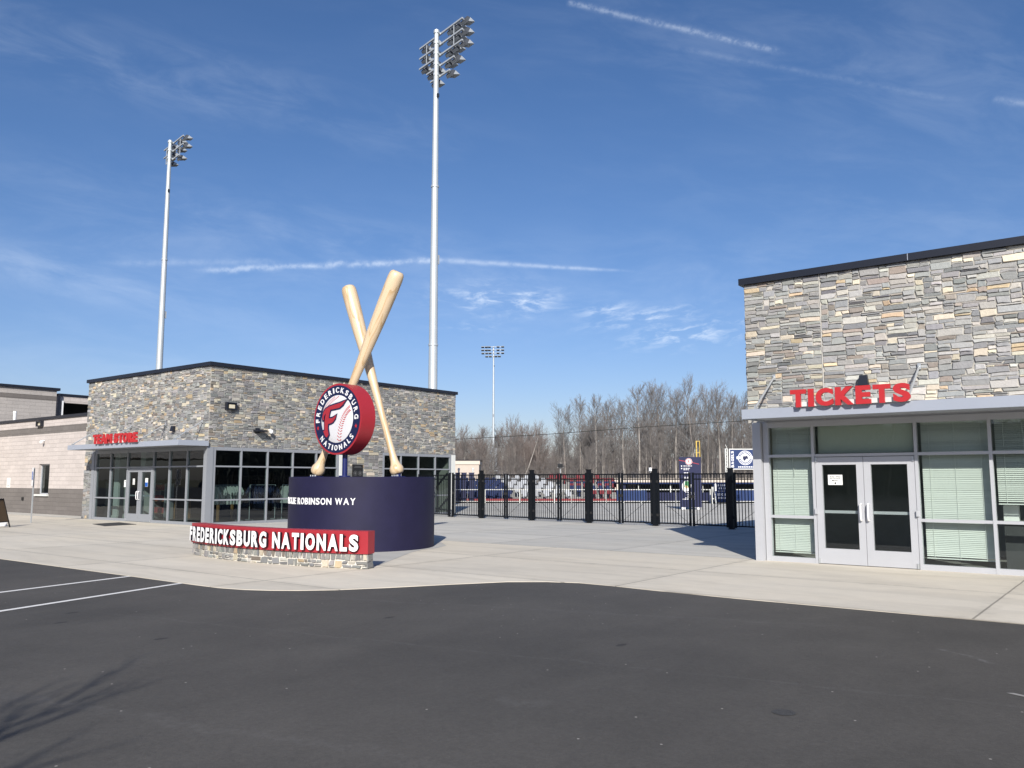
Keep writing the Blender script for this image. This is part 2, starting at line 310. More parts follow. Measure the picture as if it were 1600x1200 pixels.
# ------------------------------------------------------------------ mesh kit
class MB:
    def __init__(s): s.v = []; s.f = []; s.mi = []; s.c = []; s.cur = 0; s.col = None
    def poly(s, pts, flip=False):
        i = len(s.v); s.v += [tuple(p) for p in pts]; k = list(range(i, i + len(pts)))
        s.f.append(k[::-1] if flip else k); s.mi.append(s.cur); s.c.append(s.col)
    def _faces(s, pts, faces):
        i = len(s.v); s.v += [tuple(p) for p in pts]
        for f in faces: s.f.append([i + k for k in f]); s.mi.append(s.cur); s.c.append(s.col)
    def hexa(s, p):   # p: 8 corners, bottom ring 0-3, top ring 4-7
        s._faces(p, [(0, 3, 2, 1), (4, 5, 6, 7), (0, 1, 5, 4), (1, 2, 6, 5), (2, 3, 7, 6), (3, 0, 4, 7)])
    def box(s, x0, x1, y0, y1, z0, z1):
        s.hexa([(x0, y0, z0), (x1, y0, z0), (x1, y1, z0), (x0, y1, z0), (x0, y0, z1), (x1, y0, z1), (x1, y1, z1), (x0, y1, z1)])
    def mbox(s, F, u0, u1, v0, v1, d0, d1):      # box in a facade frame F(u, v, d)
        s.hexa([F(u0, v0, d1), F(u1, v0, d1), F(u1, v0, d0), F(u0, v0, d0), F(u0, v1, d1), F(u1, v1, d1), F(u1, v1, d0), F(u0, v1, d0)])
    def bar(s, a, b, w, h=None, up=(0, 0, 1)):   # rectangular bar from a to b
        h = h or w; a, b = Vector(a), Vector(b); t = (b - a).normalized(); u = Vector(up)
        if abs(t.dot(u)) > .98: u = Vector((0, 1, 0))
        x = t.cross(u).normalized() * w / 2; y = x.cross(t).normalized() * h / 2
        s.hexa([a - x - y, a + x - y, a + x + y, a - x + y, b - x - y, b + x - y, b + x + y, b - x + y])
    def tube(s, pts, rad, n=8, cap=True):
        pts = [Vector(p) for p in pts]; rad = rad if isinstance(rad, (list, tuple)) else [rad] * len(pts)
        i = len(s.v); prev = None
        for k, p in enumerate(pts):
            t = (pts[min(k + 1, len(pts) - 1)] - pts[max(k - 1, 0)]).normalized()
            if prev is None:
                a = t.orthogonal().normalized()
            else:
                a = (prev - t * prev.dot(t)).normalized()
            prev = a; b = t.cross(a)
            for q in range(n):
                an = 2 * math.pi * q / n; s.v.append(tuple(p + (a * math.cos(an) + b * math.sin(an)) * rad[k]))
        for k in range(len(pts) - 1):
            for q in range(n):
                s.f.append([i + k * n + q, i + k * n + (q + 1) % n, i + (k + 1) * n + (q + 1) % n, i + (k + 1) * n + q]); s.mi.append(s.cur); s.c.append(s.col)
        if cap:
            s.f.append([i + q for q in range(n)][::-1]); s.mi.append(s.cur); s.c.append(s.col)
            e = i + (len(pts) - 1) * n; s.f.append([e + q for q in range(n)]); s.mi.append(s.cur); s.c.append(s.col)
    def prism(s, poly, F, d0, d1):               # poly: list of (u, v); from depth d0 to d1 (front)
        n = len(poly); i = len(s.v)
        s.v += [tuple(F(u, v, d0)) for u, v in poly] + [tuple(F(u, v, d1)) for u, v in poly]
        def ad(f): s.f.append(f); s.mi.append(s.cur); s.c.append(s.col)
        ad([i + n + k for k in range(n)]); ad([i + k for k in range(n)][::-1])
        for k in range(n): ad([i + k, i + (k + 1) % n, i + n + (k + 1) % n, i + n + k])
    def mesh_in(s, vs, fs, F):                    # a flat extruded mesh (u, v, d) mapped through F
        s._faces([F(*p) for p in vs], fs)
    def build(s, name, mats, parent=None, smooth=False, loc=None, ang=None):
        me = bpy.data.meshes.new(name)
        o = bpy.data.objects.new(name, me); COL.objects.link(o)
        off = Vector((0, 0, 0))
        if parent is not None:
            off = wloc(parent); o.parent = parent
        elif loc is not None:
            off = Vector(loc); o.location = off
        vs = np.array(s.v, dtype=np.float64) - np.array(off)
        me.from_pydata(vs.tolist(), [], s.f)
        for m in (mats if isinstance(mats, (list, tuple)) else [mats]): me.materials.append(m)
        me.polygons.foreach_set('material_index', s.mi)
        if any(c is not None for c in s.c):
            a = me.color_attributes.new('stone_color', 'FLOAT_COLOR', 'CORNER')
            arr = []
            for f, c in zip(s.f, s.c): arr += list((*c, 1)) * len(f)
            a.data.foreach_set('color', arr)
        if smooth:
            me.polygons.foreach_set('use_smooth', [True] * len(s.f))
            if ang:
                bm = bmesh.new(); bm.from_mesh(me)
                for e in bm.edges:
                    if len(e.link_faces) == 2 and e.calc_face_angle(0) > R(ang): e.smooth = False
                bm.to_mesh(me); bm.free()
        me.update()
        return o

def wloc(o):
    v = Vector((0, 0, 0))
    while o is not None: v = v + o.location; o = o.parent
    return v

def tag(o, label=None, cat=None, group=None, kind=None):
    if label: o['label'] = label
    if cat: o['category'] = cat
    if group: o['group'] = group
    if kind: o['kind'] = kind
    return o
def thing(name, label, cat, loc=(0, 0, 0), group=None):
    o = bpy.data.objects.new(name, None); COL.objects.link(o); o.location = loc; o.empty_display_size = .3
    return tag(o, label, cat, group)
def dup(root, loc, rz=0., label=None, group=None):
    r = root.copy(); COL.objects.link(r); r.location = loc; r.rotation_euler = (0, 0, rz)
    if label: r['label'] = label
    if group: r['group'] = group
    for ch in root.children:
        c = ch.copy(); COL.objects.link(c); c.parent = r
        for gch in ch.children:
            d = gch.copy(); COL.objects.link(d); d.parent = c
    return r
def structure(o): o['kind'] = 'structure'; return o

def FY(Y):    # facade facing -Y: u = X, v = Z, d outwards
    return lambda u, v, d: (u, Y - d, v)
def FX(X):    # facade facing +X: u = Y
    return lambda u, v, d: (X + d, u, v)
def FXn(X):   # facade facing -X
    return lambda u, v, d: (X - d, u, v)
def frame_at(o, u, n):   # general frame: origin, u axis, outward normal
    o, u, n = Vector(o), Vector(u).normalized(), Vector(n).normalized()
    return lambda a, b, d: tuple(o + u * a + Vector((0, 0, b)) + n * d)

_tc = {}
def text_geo(txt, bold=.0, res=4):
    """unit-size flat letter mesh: vertices (u, v), faces; width"""
    k = (txt, bold, res)
    if k in _tc: return _tc[k]
    c = bpy.data.curves.new('txt', 'FONT'); c.body = txt; c.offset = bold; c.resolution_u = res; c.fill_mode = 'FRONT'
    o = bpy.data.objects.new('txt', c); COL.objects.link(o)
    dg = bpy.context.evaluated_depsgraph_get(); me = bpy.data.meshes.new_from_object(o.evaluated_get(dg))
    vs = [(v.co.x, v.co.y) for v in me.vertices]; fs = [list(p.vertices) for p in me.polygons]
    # boundary edges, for the sides
    cnt = {}
    for f in fs:
        for a, b in zip(f, f[1:] + f[:1]): cnt[(a, b)] = 1
    # curves split shared vertices along contours only, so every edge without its twin is boundary
    be = [(a, b) for a, b in cnt if (b, a) not in cnt]
    bpy.data.objects.remove(o); bpy.data.curves.remove(c); bpy.data.meshes.remove(me)
    if bold and len(txt) == 1:      # trim the spikes a heavier outline grows at sharp corners
        r0 = text_geo(txt, 0., res)[3]; e = bold * 1.06
        vs = [(min(max(a, r0[0] - e), r0[1] + e), min(max(b, r0[2] - e), r0[3] + e)) for a, b in vs]
    xs = [v[0] for v in vs] or [0]; ys = [v[1] for v in vs] or [0]
    r = (vs, fs, be, (min(xs), max(xs), min(ys), max(ys))); _tc[k] = r
    return r
CAPH = .69
def letter(mb, ch, F, u0, v0, wid, hgt, d0, d1, bold=.03, face=None, side=None, rot=None):
    """one letter filling the box u0..u0+wid, v0..v0+hgt"""
    vs, fs, be, (x0, x1, y0, y1) = text_geo(ch, bold)
    def mp(p):
        a, b = (p[0] - x0) / (x1 - x0) * wid, (p[1] - y0) / (y1 - y0) * hgt
        return (u0 + a, v0 + b)
    pts = [mp(p) for p in vs]
    if face is not None: mb.cur = face
    mb._faces([F(a, b, d1) for a, b in pts], fs)
    if side is not None: mb.cur = side
    if d1 - d0 > 1e-6:
        n = len(pts); mb._faces([F(a, b, d0) for a, b in pts] + [F(a, b, d1) for a, b in pts], [(a, b, n + b, n + a) for a, b in be])
RELW = dict(I=.28, J=.5, W=1.3, M=1.15, N=.95, O=1.0, C=.9, G=.95, Q=1.0, E=.74, F=.72, L=.68, S=.82, T=.84, A=1.0, R=.86, K=.92, B=.84, D=.92, U=.9, Y=.92)
RELW['1'] = .4; RELW['.'] = .22; RELW['-'] = .4
COND = dict(I=.20, E=.46, F=.44, L=.43, T=.49, R=.54, B=.54, S=.54, D=.56, C=.52, G=.57, K=.55, N=.58, A=.62, O=.62, U=.56)
def layout(txt, total, gap=.14, space=.5, tab=RELW):
    """x position and width of every letter so that the row is `total` long"""
    w = []; x = 0
    for i, ch in enumerate(txt):
        if ch == ' ': x += space; continue
        cw = tab.get(ch, .8); w.append((ch, x, cw)); x += cw + gap
    L = w[-1][1] + w[-1][2]; k = total / L
    return [(ch, a * k, b * k) for ch, a, b in w]
def text_row(mb, txt, F, u0, v0, total, hgt, d0, d1, bold=.03, gap=.14, space=.5, face=None, side=None):
    for ch, a, w in layout(txt, total, gap, space):
        letter(mb, ch, F, u0 + a, v0, w, hgt, d0, d1, bold, face, side)

# ------------------------------------------------------------------ stone masonry
PAL = [((.205, .208, .208), .22), ((.255, .257, .25), .26), ((.305, .30, .285), .20), ((.37, .355, .32), .12), ((.50, .45, .355), .09), ((.43, .34, .225), .04), ((.235, .205, .175), .06), ((.14, .143, .15), .035)]
def pick_color(rng, bright=1.0):
    x = rng.random(); t = 0
    for c, p in PAL:
        t += p
        if x <= t: break
    k = rng.uniform(.76, 1.22) * bright
    return tuple(min(.8, a * k * rng.uniform(.97, 1.03)) for a in c)
def stones(mb, F, u0, u1, v0, v1, seed, cu=.052, cv=.047, holes=(), hw=((1, .22), (2, .42), (3, .28), (4, .08)), wr=(3, 10), bright=1.0, gap=.006, dep=(.010, .032)):
    rng = random.Random(seed)
    nU, nV = max(2, round((u1 - u0) / cu)), max(2, round((v1 - v0) / cv)); cu, cv = (u1 - u0) / nU, (v1 - v0) / nV
    occ = np.zeros((nV, nU), bool)
    for a, b, c, d in holes:
        for j in range(nV):
            for i in range(nU):
                x, z = u0 + (i + .5) * cu, v0 + (j + .5) * cv
                if a < x < b and c < z < d: occ[j, i] = True
    for j in range(nV):
        for i in range(nU):
            if occ[j, i]: continue
            x = rng.random(); t = 0; h = 2
            for hh, p in hw:
                t += p
                if x <= t: h = hh; break
            w = rng.randint(*wr)
            if h == 1: w = max(3, w - 1)
            if h >= 4: w = rng.randint(wr[0] + 1, wr[1])
            run = 0
            while i + run < nU and not occ[j, i + run] and run < w: run += 1
            left = 0
            while i + run + left < nU and not occ[j, i + run + left] and left < 3: left += 1
            if 0 < left < 3: run += left
            w = run; h = min(h, nV - j)
            for k in range(1, h):
                if occ[j + k, i:i + w].any(): h = k; break
            if nV - j - h == 1: h += 1 if not occ[j + h, i:i + w].any() else 0
            occ[j:j + h, i:i + w] = True
            a, b, c, d = u0 + i * cu + gap, u0 + (i + w) * cu - gap, v0 + j * cv + gap, v0 + (j + h) * cv - gap
            J = lambda s: rng.uniform(-s, s)
            jt = min(.011, (d - c) * .14)
            um = a + (b - a) * rng.uniform(.3, .7); um2 = a + (b - a) * rng.uniform(.3, .7)
            sl, sr = J(.014), J(.014)
            o = [(a + sl, c + J(jt)), (um, c + J(jt)), (b + sr, c + J(jt)), (b - sr, d + J(jt)), (um2, d + J(jt)), (a - sl, d + J(jt))]
            if rng.random() < .25:      # a knocked-off corner
                q = rng.choice([0, 2, 3, 5]); p = o[q]; cx = a if q in (0, 5) else b
                o[q] = (p[0] + (.5 if q in (0, 5) else -.5) * min(.05, (b - a) * .25), p[1])
            cx, cz = (a + b) / 2, (c + d) / 2
            dp = rng.uniform(*dep); bev = rng.uniform(.006, .014)
            tilt_u, tilt_v = J(.007), J(.008)
            f = []
            for p in o:
                du, dv = cx - p[0], cz - p[1]; L = math.hypot(du, dv) or 1
                q = (p[0] + du / L * bev * 1.2, p[1] + dv / L * bev)
                f.append((q[0], q[1], dp + tilt_u * (q[0] - cx) / (b - a) * 2 + tilt_v * (q[1] - cz) / (d - c) * 2))
            mb.col = pick_color(rng, bright); n0 = len(mb.v); n = len(o)
            mb.v += [tuple(F(p[0], p[1], -.004)) for p in o] + [tuple(F(p[0], p[1], max(.004, dp - bev))) for p in o] + [tuple(F(*p)) for p in f]
            fc = [[n0 + 2 * n + k for k in range(n)]]
            for r_ in (0, 1):
                for k in range(n): fc.append([n0 + r_ * n + k, n0 + r_ * n + (k + 1) % n, n0 + (r_ + 1) * n + (k + 1) % n, n0 + (r_ + 1) * n + k])
            for q in fc: mb.f.append(q); mb.mi.append(mb.cur); mb.c.append(mb.col)
    mb.col = None

# ================================================================== SETTING
def sheet(name, pts, z, m, skirt=0):
    b = MB(); b.poly([(x, y, z) for x, y in pts])
    if skirt:
        n = len(pts)
        for k in range(n):
            p, q = pts[k], pts[(k + 1) % n]; b.poly([(p[0], p[1], z - skirt), (q[0], q[1], z - skirt), (q[0], q[1], z), (p[0], p[1], z)])
    return structure(b.build(name, m))
sheet('ground', [(-2500, -2500), (2500, -2500), (2500, 2500), (-2500, 2500)], -.09, M['grass'])
sheet('parking_lot', [(-160, -75), (90, -75), (90, 16), (-160, 16)], -.008, M['asphalt'])
CURB = [(40, 11.5), (-1.4, 11.5), (-3, 11.48), (-4.85, 11.46), (-6.2, 11.52), (-7.0, 11.6), (-7.6, 11.6), (-8.1, 11.4), (-8.6, 11.0), (-9.1, 10.2), (-9.6, 9.3), (-10.05, 8.6), (-10.45, 8.2), (-10.8, 7.95), (-11.2, 7.76), (-11.7, 7.65), (-12.4, 7.63), (-14.2, 7.62), (-19.6, 7.56), (-90, 7.2)]
sheet('plaza', CURB + [(-90, 17.2), (40, 17.2)], 0, M['apron'], .02)
sheet('concourse', [(-62, 17.2), (40, 17.2), (40, 108), (-62, 29.6)], 0, M['rear'], .02)
sheet('concrete_slab', [(-12.14, 11.42), (-13.0, 12.8), (-13.75, 14.0), (-14.05, 14.7), (-14.1, 15.2), (-14.4, 15.9), (-15.2, 16.6), (-16.3, 17.19), (-18.2, 17.19), (-19.4, 13), (-18.1, 11.25), (-15, 10.6)], .004, M['slab'])
for a, b_ in (((-12.69, 7.62), (-10.9, 1.2)), ((-14.29, 7.6), (-12.9, 1.2))):
    a, b_ = Vector((*a, 0)), Vector((*b_, 0)); t = (b_ - a).normalized(); n = Vector((-t.y, t.x, 0)) * .052
    k = MB(); k.poly([(p.x, p.y, -.004) for p in (a - n, b_ - n, b_ + n, a + n)]); structure(k.build('parking_line', M['paint']))
k = MB()    # worn painted dash at the right of the lot
k.poly([(-1.08, 7.77, -.004), (-.2, 7.40, -.004), (-.2, 7.44, -.004), (-1.03, 7.80, -.004)]); structure(k.build('parking_line', mat('worn_paint', (.30, .29, .27), .8, var=.2, vscale=20)))
k = MB()    # utility cover flush with the lot
pts = [(.085 * math.cos(a) - 2.27, .085 * math.sin(a) + 6.15, -.005) for a in [2 * math.pi * i / 28 for i in range(28)]]
k.poly(pts); o = k.build('utility_cover', mat('cover_iron', (.05, .049, .048), .8, var=.25, vscale=25, bump=1, bscale=40))
tag(o, 'round dark utility cover flush in the asphalt lot', 'manhole cover')

# ================================================================== SHOP FRONTS
HEAD, TRAN, SILL, ROOF, COPE = 2.86, 2.15, .91, 5.86, 6.0
def shopfront(parent, F, us, skip=(), met='alu', fw=.055, glass='glass', zs=(.0, SILL, TRAN, HEAD - .06), sk_frames=()):
    """aluminium grid: uprights at us, rails at zs; skip = list of (col,row) without glass"""
    f = MB(); f.mbox(F, us[0] - .05, us[-1] + .05, HEAD, 2.94, -.08, .004)
    for i, u in enumerate(us):
        e = .03 if i in (0, len(us) - 1) else 0
        f.mbox(F, u - fw / 2 - e, u + fw / 2 + e, 0, HEAD, -.09, .025)
    for i in range(len(us) - 1):
        a, b = us[i] + fw / 2 + (.03 if i == 0 else 0), us[i + 1] - fw / 2 - (.03 if i == len(us) - 2 else 0)
        for j, z in enumerate(zs):
            if (i, j) in sk_frames: continue
            z0, z1 = (0, .10) if j == 0 else ((z - .06, HEAD) if j == len(zs) - 1 else (z - fw / 2, z + fw / 2))
            f.mbox(F, a, b, z0, z1, -.088, .018)
    f.build('window_frame', M[met], parent)
    for i in range(len(us) - 1):
        for j in range(len(zs) - 1):
            if (i, j) in skip: continue
            a, b, c, d = us[i] + .03, us[i + 1] - .03, zs[j] + (.1 if j == 0 else .025), zs[j + 1] - .025
            g = MB(); g.poly([F(a, c, -.03), F(b, c, -.03), F(b, d, -.03), F(a, d, -.03)]); g.build('window_pane', M[glass], parent)
def door(parent, F, u0, u1, hinge, met='alu', glass='glassdark', hgt=2.11, st=.13):
    b = MB(); D0, D1 = -.06, .012; z0 = .012
    b.mbox(F, u0, u0 + st, z0, hgt, D0, D1); b.mbox(F, u1 - st, u1, z0, hgt, D0, D1)
    b.mbox(F, u0 + st, u1 - st, hgt - .15, hgt, D0, D1 - .002); b.mbox(F, u0 + st, u1 - st, z0, .31, D0, D1 - .002)
    d = b.build('door', M[met], parent)
    g = MB(); g.poly([F(u0 + st, .31, -.025), F(u1 - st, .31, -.025), F(u1 - st, hgt - .15, -.025), F(u0 + st, hgt - .15, -.025)]); g.build('door_pane', M[glass], d)
    u = u1 - st / 2 if hinge == 'L' else u0 + st / 2
    h = MB(); h.tube([F(u, .88, D1), F(u, .875, .06), F(u, .89, .085), F(u, .95, .095), F(u, 1.12, .095), F(u, 1.18, .085), F(u, 1.195, .06), F(u, 1.19, D1)], .017, 8)
    h.build('door_handle', M['white'], d, smooth=True)
    p = MB(); p.mbox(F, u0 + st + .003, u1 - st - .003, 1.0, 1.055, -.13, -.062); p.build('push_bar', M['alu'], d)
    uu = u0 + .02 if hinge == 'L' else u1 - .02
    for z in (.06, 2.06): hb = MB(); hb.mbox(F, uu - .018, uu + .018, z - .05, z + .05, D1 + .001, .035); hb.build('pivot_hinge', M['steel'], d)
    return d
def canopy(parent, F, u0, u1, rods, dep=1.25, z0=2.86, z1=3.05):
    b = MB(); t = .04
    b.mbox(F, u0, u1, z0, z1, dep - t, dep); b.mbox(F, u0, u0 + t, z0, z1, .05, dep - t); b.mbox(F, u1 - t, u1, z0, z1, .05, dep - t)
    b.mbox(F, u0 + t, u1 - t, z1 - .05, z1 - .015, .05, dep - t)
    c = b.build('canopy', M['fascia'], parent)
    s = MB(); s.mbox(F, u0 + t, u1 - t, z0 + .035, z0 + .055, .05, dep - t); s.build('soffit', M['soffit'], c)
    for u in rods:
        r = MB(); a, e = Vector(F(u, 3.80, .05)), Vector(F(u, z1 + .05, dep - .14)); r.tube([a, e], .02, 8)
        r.mbox(F, u - .03, u + .03, 3.74, 3.86, .03, .055); r.mbox(F, u - .012, u + .012, z1 - .02, z1 + .07, dep - .2, dep - .08)
        r.build('support_rod', M['steel'], c)
def coping(parent, boxes):
    b = MB()
    for q in boxes: b.box(*q)
    return b.build('coping', M['navy_metal'], parent)

# ------------------------------------------------ ticket office (right)
TY, TX = 17.13, -6.87
tk = thing('ticket_office', 'stone clad ticket office on the right with white framed double doors and mint blinds', 'building', (TX, TY, 0))
F = FY(TY)
b = MB(); b.box(TX, 2.6, TY, TY + .28, HEAD, ROOF); b.box(TX, TX + .25, TY + .28, TY + 11.5, HEAD, ROOF); b.box(TX + .17, TX + .25, TY + .28, TY + 11.5, 0, HEAD); b.box(2.35, 2.6, TY + .28, TY + 11.5, 0, ROOF); b.box(TX + .25, 2.35, TY + 11.2, TY + 11.5, 0, ROOF)
b.build('wall_core', M['mortar'], tk)
b = MB()
stones(b, F, TX, -5.27, 2.945, ROOF, 11, cu=.042, cv=.032, bright=1.12)
stones(b, F, -5.25, 2.6, 2.945, ROOF, 12, cu=.046, cv=.0355, bright=1.26)
stones(b, FXn(TX), TY + .02, TY + 11.5, HEAD, ROOF, 13)
b.build('stone_facing', M['stone'], tk)
b = MB(); b.mbox(F, -5.268, -5.252, HEAD, ROOF, -.002, .02); b.build('control_joint', M['caulk'], tk)
coping(tk, [(TX - .09, 2.69, TY - .09, TY + .32, ROOF, COPE), (TX - .09, TX + .34, TY + .32, TY + 11.6, ROOF, COPE), (2.3, 2.69, TY + .32, TY + 11.6, ROOF, COPE)])
b = MB(); b.box(TX + .34, 2.3, TY + .32, TY + 11.5, 5.5, 5.6); b.build('roof', M['inside'], tk)
for u in (-3.55, -.5): b = MB(); b.box(u - .006, u + .006, TY - .094, TY - .089, ROOF + .005, COPE - .004); b.build('coping_seam', M['fascia'], tk)
TM = [-6.50, -5.53, -3.61, -2.375, -1.14, .1, 1.34, 2.3]
shopfront(tk, F, TM, skip=((1, 0), (1, 1)), sk_frames=((1, 0), (1, 1)))
b = MB(); b.box(-6.745, -6.57, TY - .13, TY + .2, 0, HEAD); b.build('corner_post', M['alu'], tk)
b = MB(); b.box(TX + .17, -6.57, TY + .02, TY + .25, 0, HEAD); b.build('side_return', M['mortar'], tk)
door(tk, F, -5.495, -4.574, 'L', glass='glass'); door(tk, F, -4.566, -3.645, 'R', glass='glass')
canopy(tk, F, -6.5, 2.3, (-6.26, -3.46, -.7))
b = MB(); b.box(TX + .25, 2.35, TY + .1, TY + 11.2, .003, .02); b.build('floor', M['officefloor'], tk)
b = MB(); b.box(TX + .25, 2.35, TY + .28, TY + 11.2, 2.88, 2.96); b.box(TX + .25, 2.35, TY + 3.6, TY + 3.7, .02, 2.88); b.build('interior_partition', M['insidemid'], tk)
t = thing('service_counter', 'pale topped counter behind the ticket window glass', 'counter', (-2.3, TY + .5, 0)); b = MB(); b.box(-2.3, 2.2, TY + .45, TY + 1.1, .86, .92); b.build('counter_top', M['plaster'], t); b = MB(); b.box(-2.3, 2.2, TY + .5, TY + .56, .02, .858); b.build('front_panel', M['inside'], t)
b = MB(); b.box(-2.3, -2.06, TY + .5, TY + .68, .921, 1.2); tag(b.build('box', M['paper'], loc=(-2.2, TY + .6, .92)), 'white box on the counter behind the ticket window', 'box')

# blinds inside the ticket office
def blind(u0, u1, ztop, zbot, label, tilt=58, wand=None, wand_tilt=0):
    t = thing('window_blind', label, 'blind', ((u0 + u1) / 2, TY + .16, ztop), 'blinds in the ticket office windows')
    y = TY + .19
    h = MB(); h.box(u0, u1, y - .02, y + .03, ztop - .05, ztop); h.build('head_rail', M['blind'], t)
    sl = MB(); z = ztop - .07; rng = random.Random(int(u0 * 100)); a0 = R(tilt)
    while z > zbot + .03:
        a = a0 + rng.uniform(-.09, .09); s = rng.uniform(-.001, .001)
        dy, dz = .0205 * math.cos(a), .0205 * math.sin(a)
        sl.poly([(u0, y - dy, z - dz + s), (u1, y - dy, z - dz - s), (u1, y + .001, z + .0022), (u0, y + .001, z + .0022)])
        sl.poly([(u0, y + .001, z + .0022), (u1, y + .001, z + .0022), (u1, y + dy, z + dz - s), (u0, y + dy, z + dz + s)])
        z -= .034
    sl.build('slats', M['blind'], t)
    bt = MB(); bt.box(u0, u1, y - .012, y + .014, zbot, zbot + .02); bt.build('bottom_rail', M['blind'], t)
    cd = MB()
    for k in (.12, .5, .88): cd.box(u0 + (u1 - u0) * k - .003, u0 + (u1 - u0) * k + .003, y - .017, y - .0145, zbot, ztop - .05)
    cd.build('ladder_cord', M['blind'], t)
    if wand:
        w = MB(); w.tube([(u0 + .38 * (u1 - u0), y - .03, ztop - .05), (u0 + (.38 + wand_tilt * .5) * (u1 - u0), y - .035, ztop - .4), (u0 + (.38 + wand_tilt) * (u1 - u0), y - .035, ztop - wand)], .006, 6); w.build('wand', M['blindwand'], t)
blind(-6.44, -5.58, 2.78, .17, 'lowered blind in the narrow window left of the ticket doors', wand=1.05, wand_tilt=.16)
blind(-3.55, -2.42, 2.78, .2, 'lowered blind in the wide window right of the ticket doors')
blind(-2.32, -1.19, 2.78, 1.22, 'half raised blind above the ticket counter at the photo edge', tilt=46, wand=1.2, wand_tilt=.03)
b = MB(); b.box(-5.46, -3.68, TY + .12, TY + .13, 2.19, 2.79); tag(b.build('roller_shade', mat('shade_cloth', (.45, .48, .42), .9), loc=(-4.57, TY + .12, 2.79)), 'plain green tinted shade in the glass above the ticket doors', 'shade')

# lettering on the ticket canopy
def sign_letters(name, label, txt, u0, total, z0, hgt, Yf, d=.06):
    t = thing(name, label, 'sign', (u0, Yf, z0))
    for ch, a, w in layout(txt, total, .12, .42):
        m = MB(); letter(m, ch, FY(Yf), u0 + a, z0, w, hgt, 0, d, .055)
        m.build('letter', M['redlet'], t)
    r = MB(); r.box(u0 + .05, u0 + total - .02, Yf + .001, Yf + .05, z0 + .015, z0 + .10); r.build('raceway', M['plaster'], t)
    return t
sign_letters('ticket_sign', 'red raised capitals reading TICKETS on the right hand canopy edge', 'TICKETS', -5.48, 2.12, 3.03, .335, TY - 1.25 - .055)

def wall_cone_light(p, label):
    t = thing('wall_light', label, 'wall light', p)
    x, y, z = p
    m = MB(); m.box(x - .07, x + .07, y - .02, y, z - .08, z + .08); m.build('back_plate', M['navy_metal'], t)
    m = MB(); z -= .02; m.hexa([(x - .1, y - .13, z - .10), (x + .1, y - .13, z - .10), (x + .1, y - .02, z - .10), (x - .1, y - .02, z - .10), (x - .07, y - .09, z + .10), (x + .07, y - .09, z + .10), (x + .07, y - .021, z + .10), (x - .07, y - .021, z + .10)])
    m.build('hood', M['navy_metal'], t)
wall_cone_light((-4.46, TY - .05, 3.62), 'dark hooded wall light on stone behind the TICKETS letters')
wall_cone_light((-29.75, 17.33 - .05, 3.62), 'dark hooded wall light on stone above the TEAM STORE letters')

# notice on the ticket door
def notice(name, label, cat, F, u, z, w, h, lines=(), m='paper', d=.004):
    t = thing(name, label, cat, F(u, z, d))
    p = MB(); p.mbox(F, u - w / 2, u + w / 2, z - h / 2, z + h / 2, d - .003, d); p.build('sheet', M[m], t)
    i = MB()
    for txt, du, dz, tw, th in lines:
        text_row(i, txt, F, u + du - tw / 2, z + dz - th / 2, tw, th, d + .0008, d + .0009, .02)
    return t, i
t, i = notice('door_notice', 'white paper notice reading FRONT OFFICE ENTRANCE taped on the left ticket door', 'notice', F, -5.12, 1.66, .28, .20, (('FRONT OFFICE', 0, .062, .21, .022), ('ENTRANCE', 0, .03, .21, .026)), d=-.015)
i.poly([F(u, v, -.014) for u, v in ((-5.19, 1.645), (-5.155, 1.665), (-5.155, 1.65), (-5.07, 1.65), (-5.07, 1.64), (-5.155, 1.64), (-5.155, 1.625))])
i.poly([F(-5.12 + .018 * math.cos(k / 12 * 6.283), 1.595 + .018 * math.sin(k / 12 * 6.283), -.014) for k in range(12)])
i.build('print', M['ink'], t)
for u, lab in ((-5.50, 'small latch box on the frame left of the ticket doors'), (-3.63, 'small latch box on the frame right of the ticket doors')):
    m = MB(); m.mbox(F, u - .018, u + .018, .98, 1.09, .0255, .07); m.mbox(F, u - .03, u + .03, .975, .995, .0255, .05); tag(m.build('latch_box', M['alu'], loc=F(u, 1.03, .026)), lab, 'latch')

# ------------------------------------------------ team store (left)
SX, SY, SXL, SYB = -27.49, 17.33, -36.83, 30.92
st = thing('team_store', 'stone clad team store on the left with a glazed corner and flat dark roof edge', 'building', (SX, SY, 0))
F = FY(SY); FR = FX(SX)
b = MB()
b.box(SXL, SX, SY, SY + .28, HEAD, ROOF); b.box(SX - .28, SX, SY + .28, SYB, HEAD, ROOF)
b.box(SX - .28, SX, 23.78, 26.05, 0, HEAD); b.box(SXL, -36.13, SY, SY + .28, 0, HEAD)
b.box(SXL, SXL + .28, SY + .28, SYB, 0, ROOF); b.box(SXL + .28, SX - .28, SYB - .28, SYB, 0, ROOF)
b.build('wall_core', M['mortar'], st)
b = MB()
stones(b, F, SXL, SX, 2.945, ROOF, 21, cu=.044, cv=.037, bright=1.04, wr=(2, 8))
stones(b, F, SXL, -36.13, 0, HEAD, 22)
stones(b, FR, SY, SYB, HEAD, ROOF, 23, cu=.044, cv=.037, bright=.94, wr=(2, 8))
stones(b, FR, 23.80, 26.05, 0, HEAD, 24, bright=.88)
b.build('stone_facing', M['stone'], st)
coping(st, [(SXL - .09, SX + .09, SY - .09, SY + .34, ROOF, COPE), (SX - .34, SX + .09, SY + .34, SYB + .09, ROOF, COPE), (SXL - .09, SXL + .34, SY + .34, SYB + .09, ROOF, COPE), (SXL + .34, SX - .34, SYB - .34, SYB + .09, ROOF, COPE)])
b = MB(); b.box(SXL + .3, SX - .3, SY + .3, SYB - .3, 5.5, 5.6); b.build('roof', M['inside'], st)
LM = [-35.83, -34.55, -33.17, -31.17, -30.02, -28.80, -27.64]
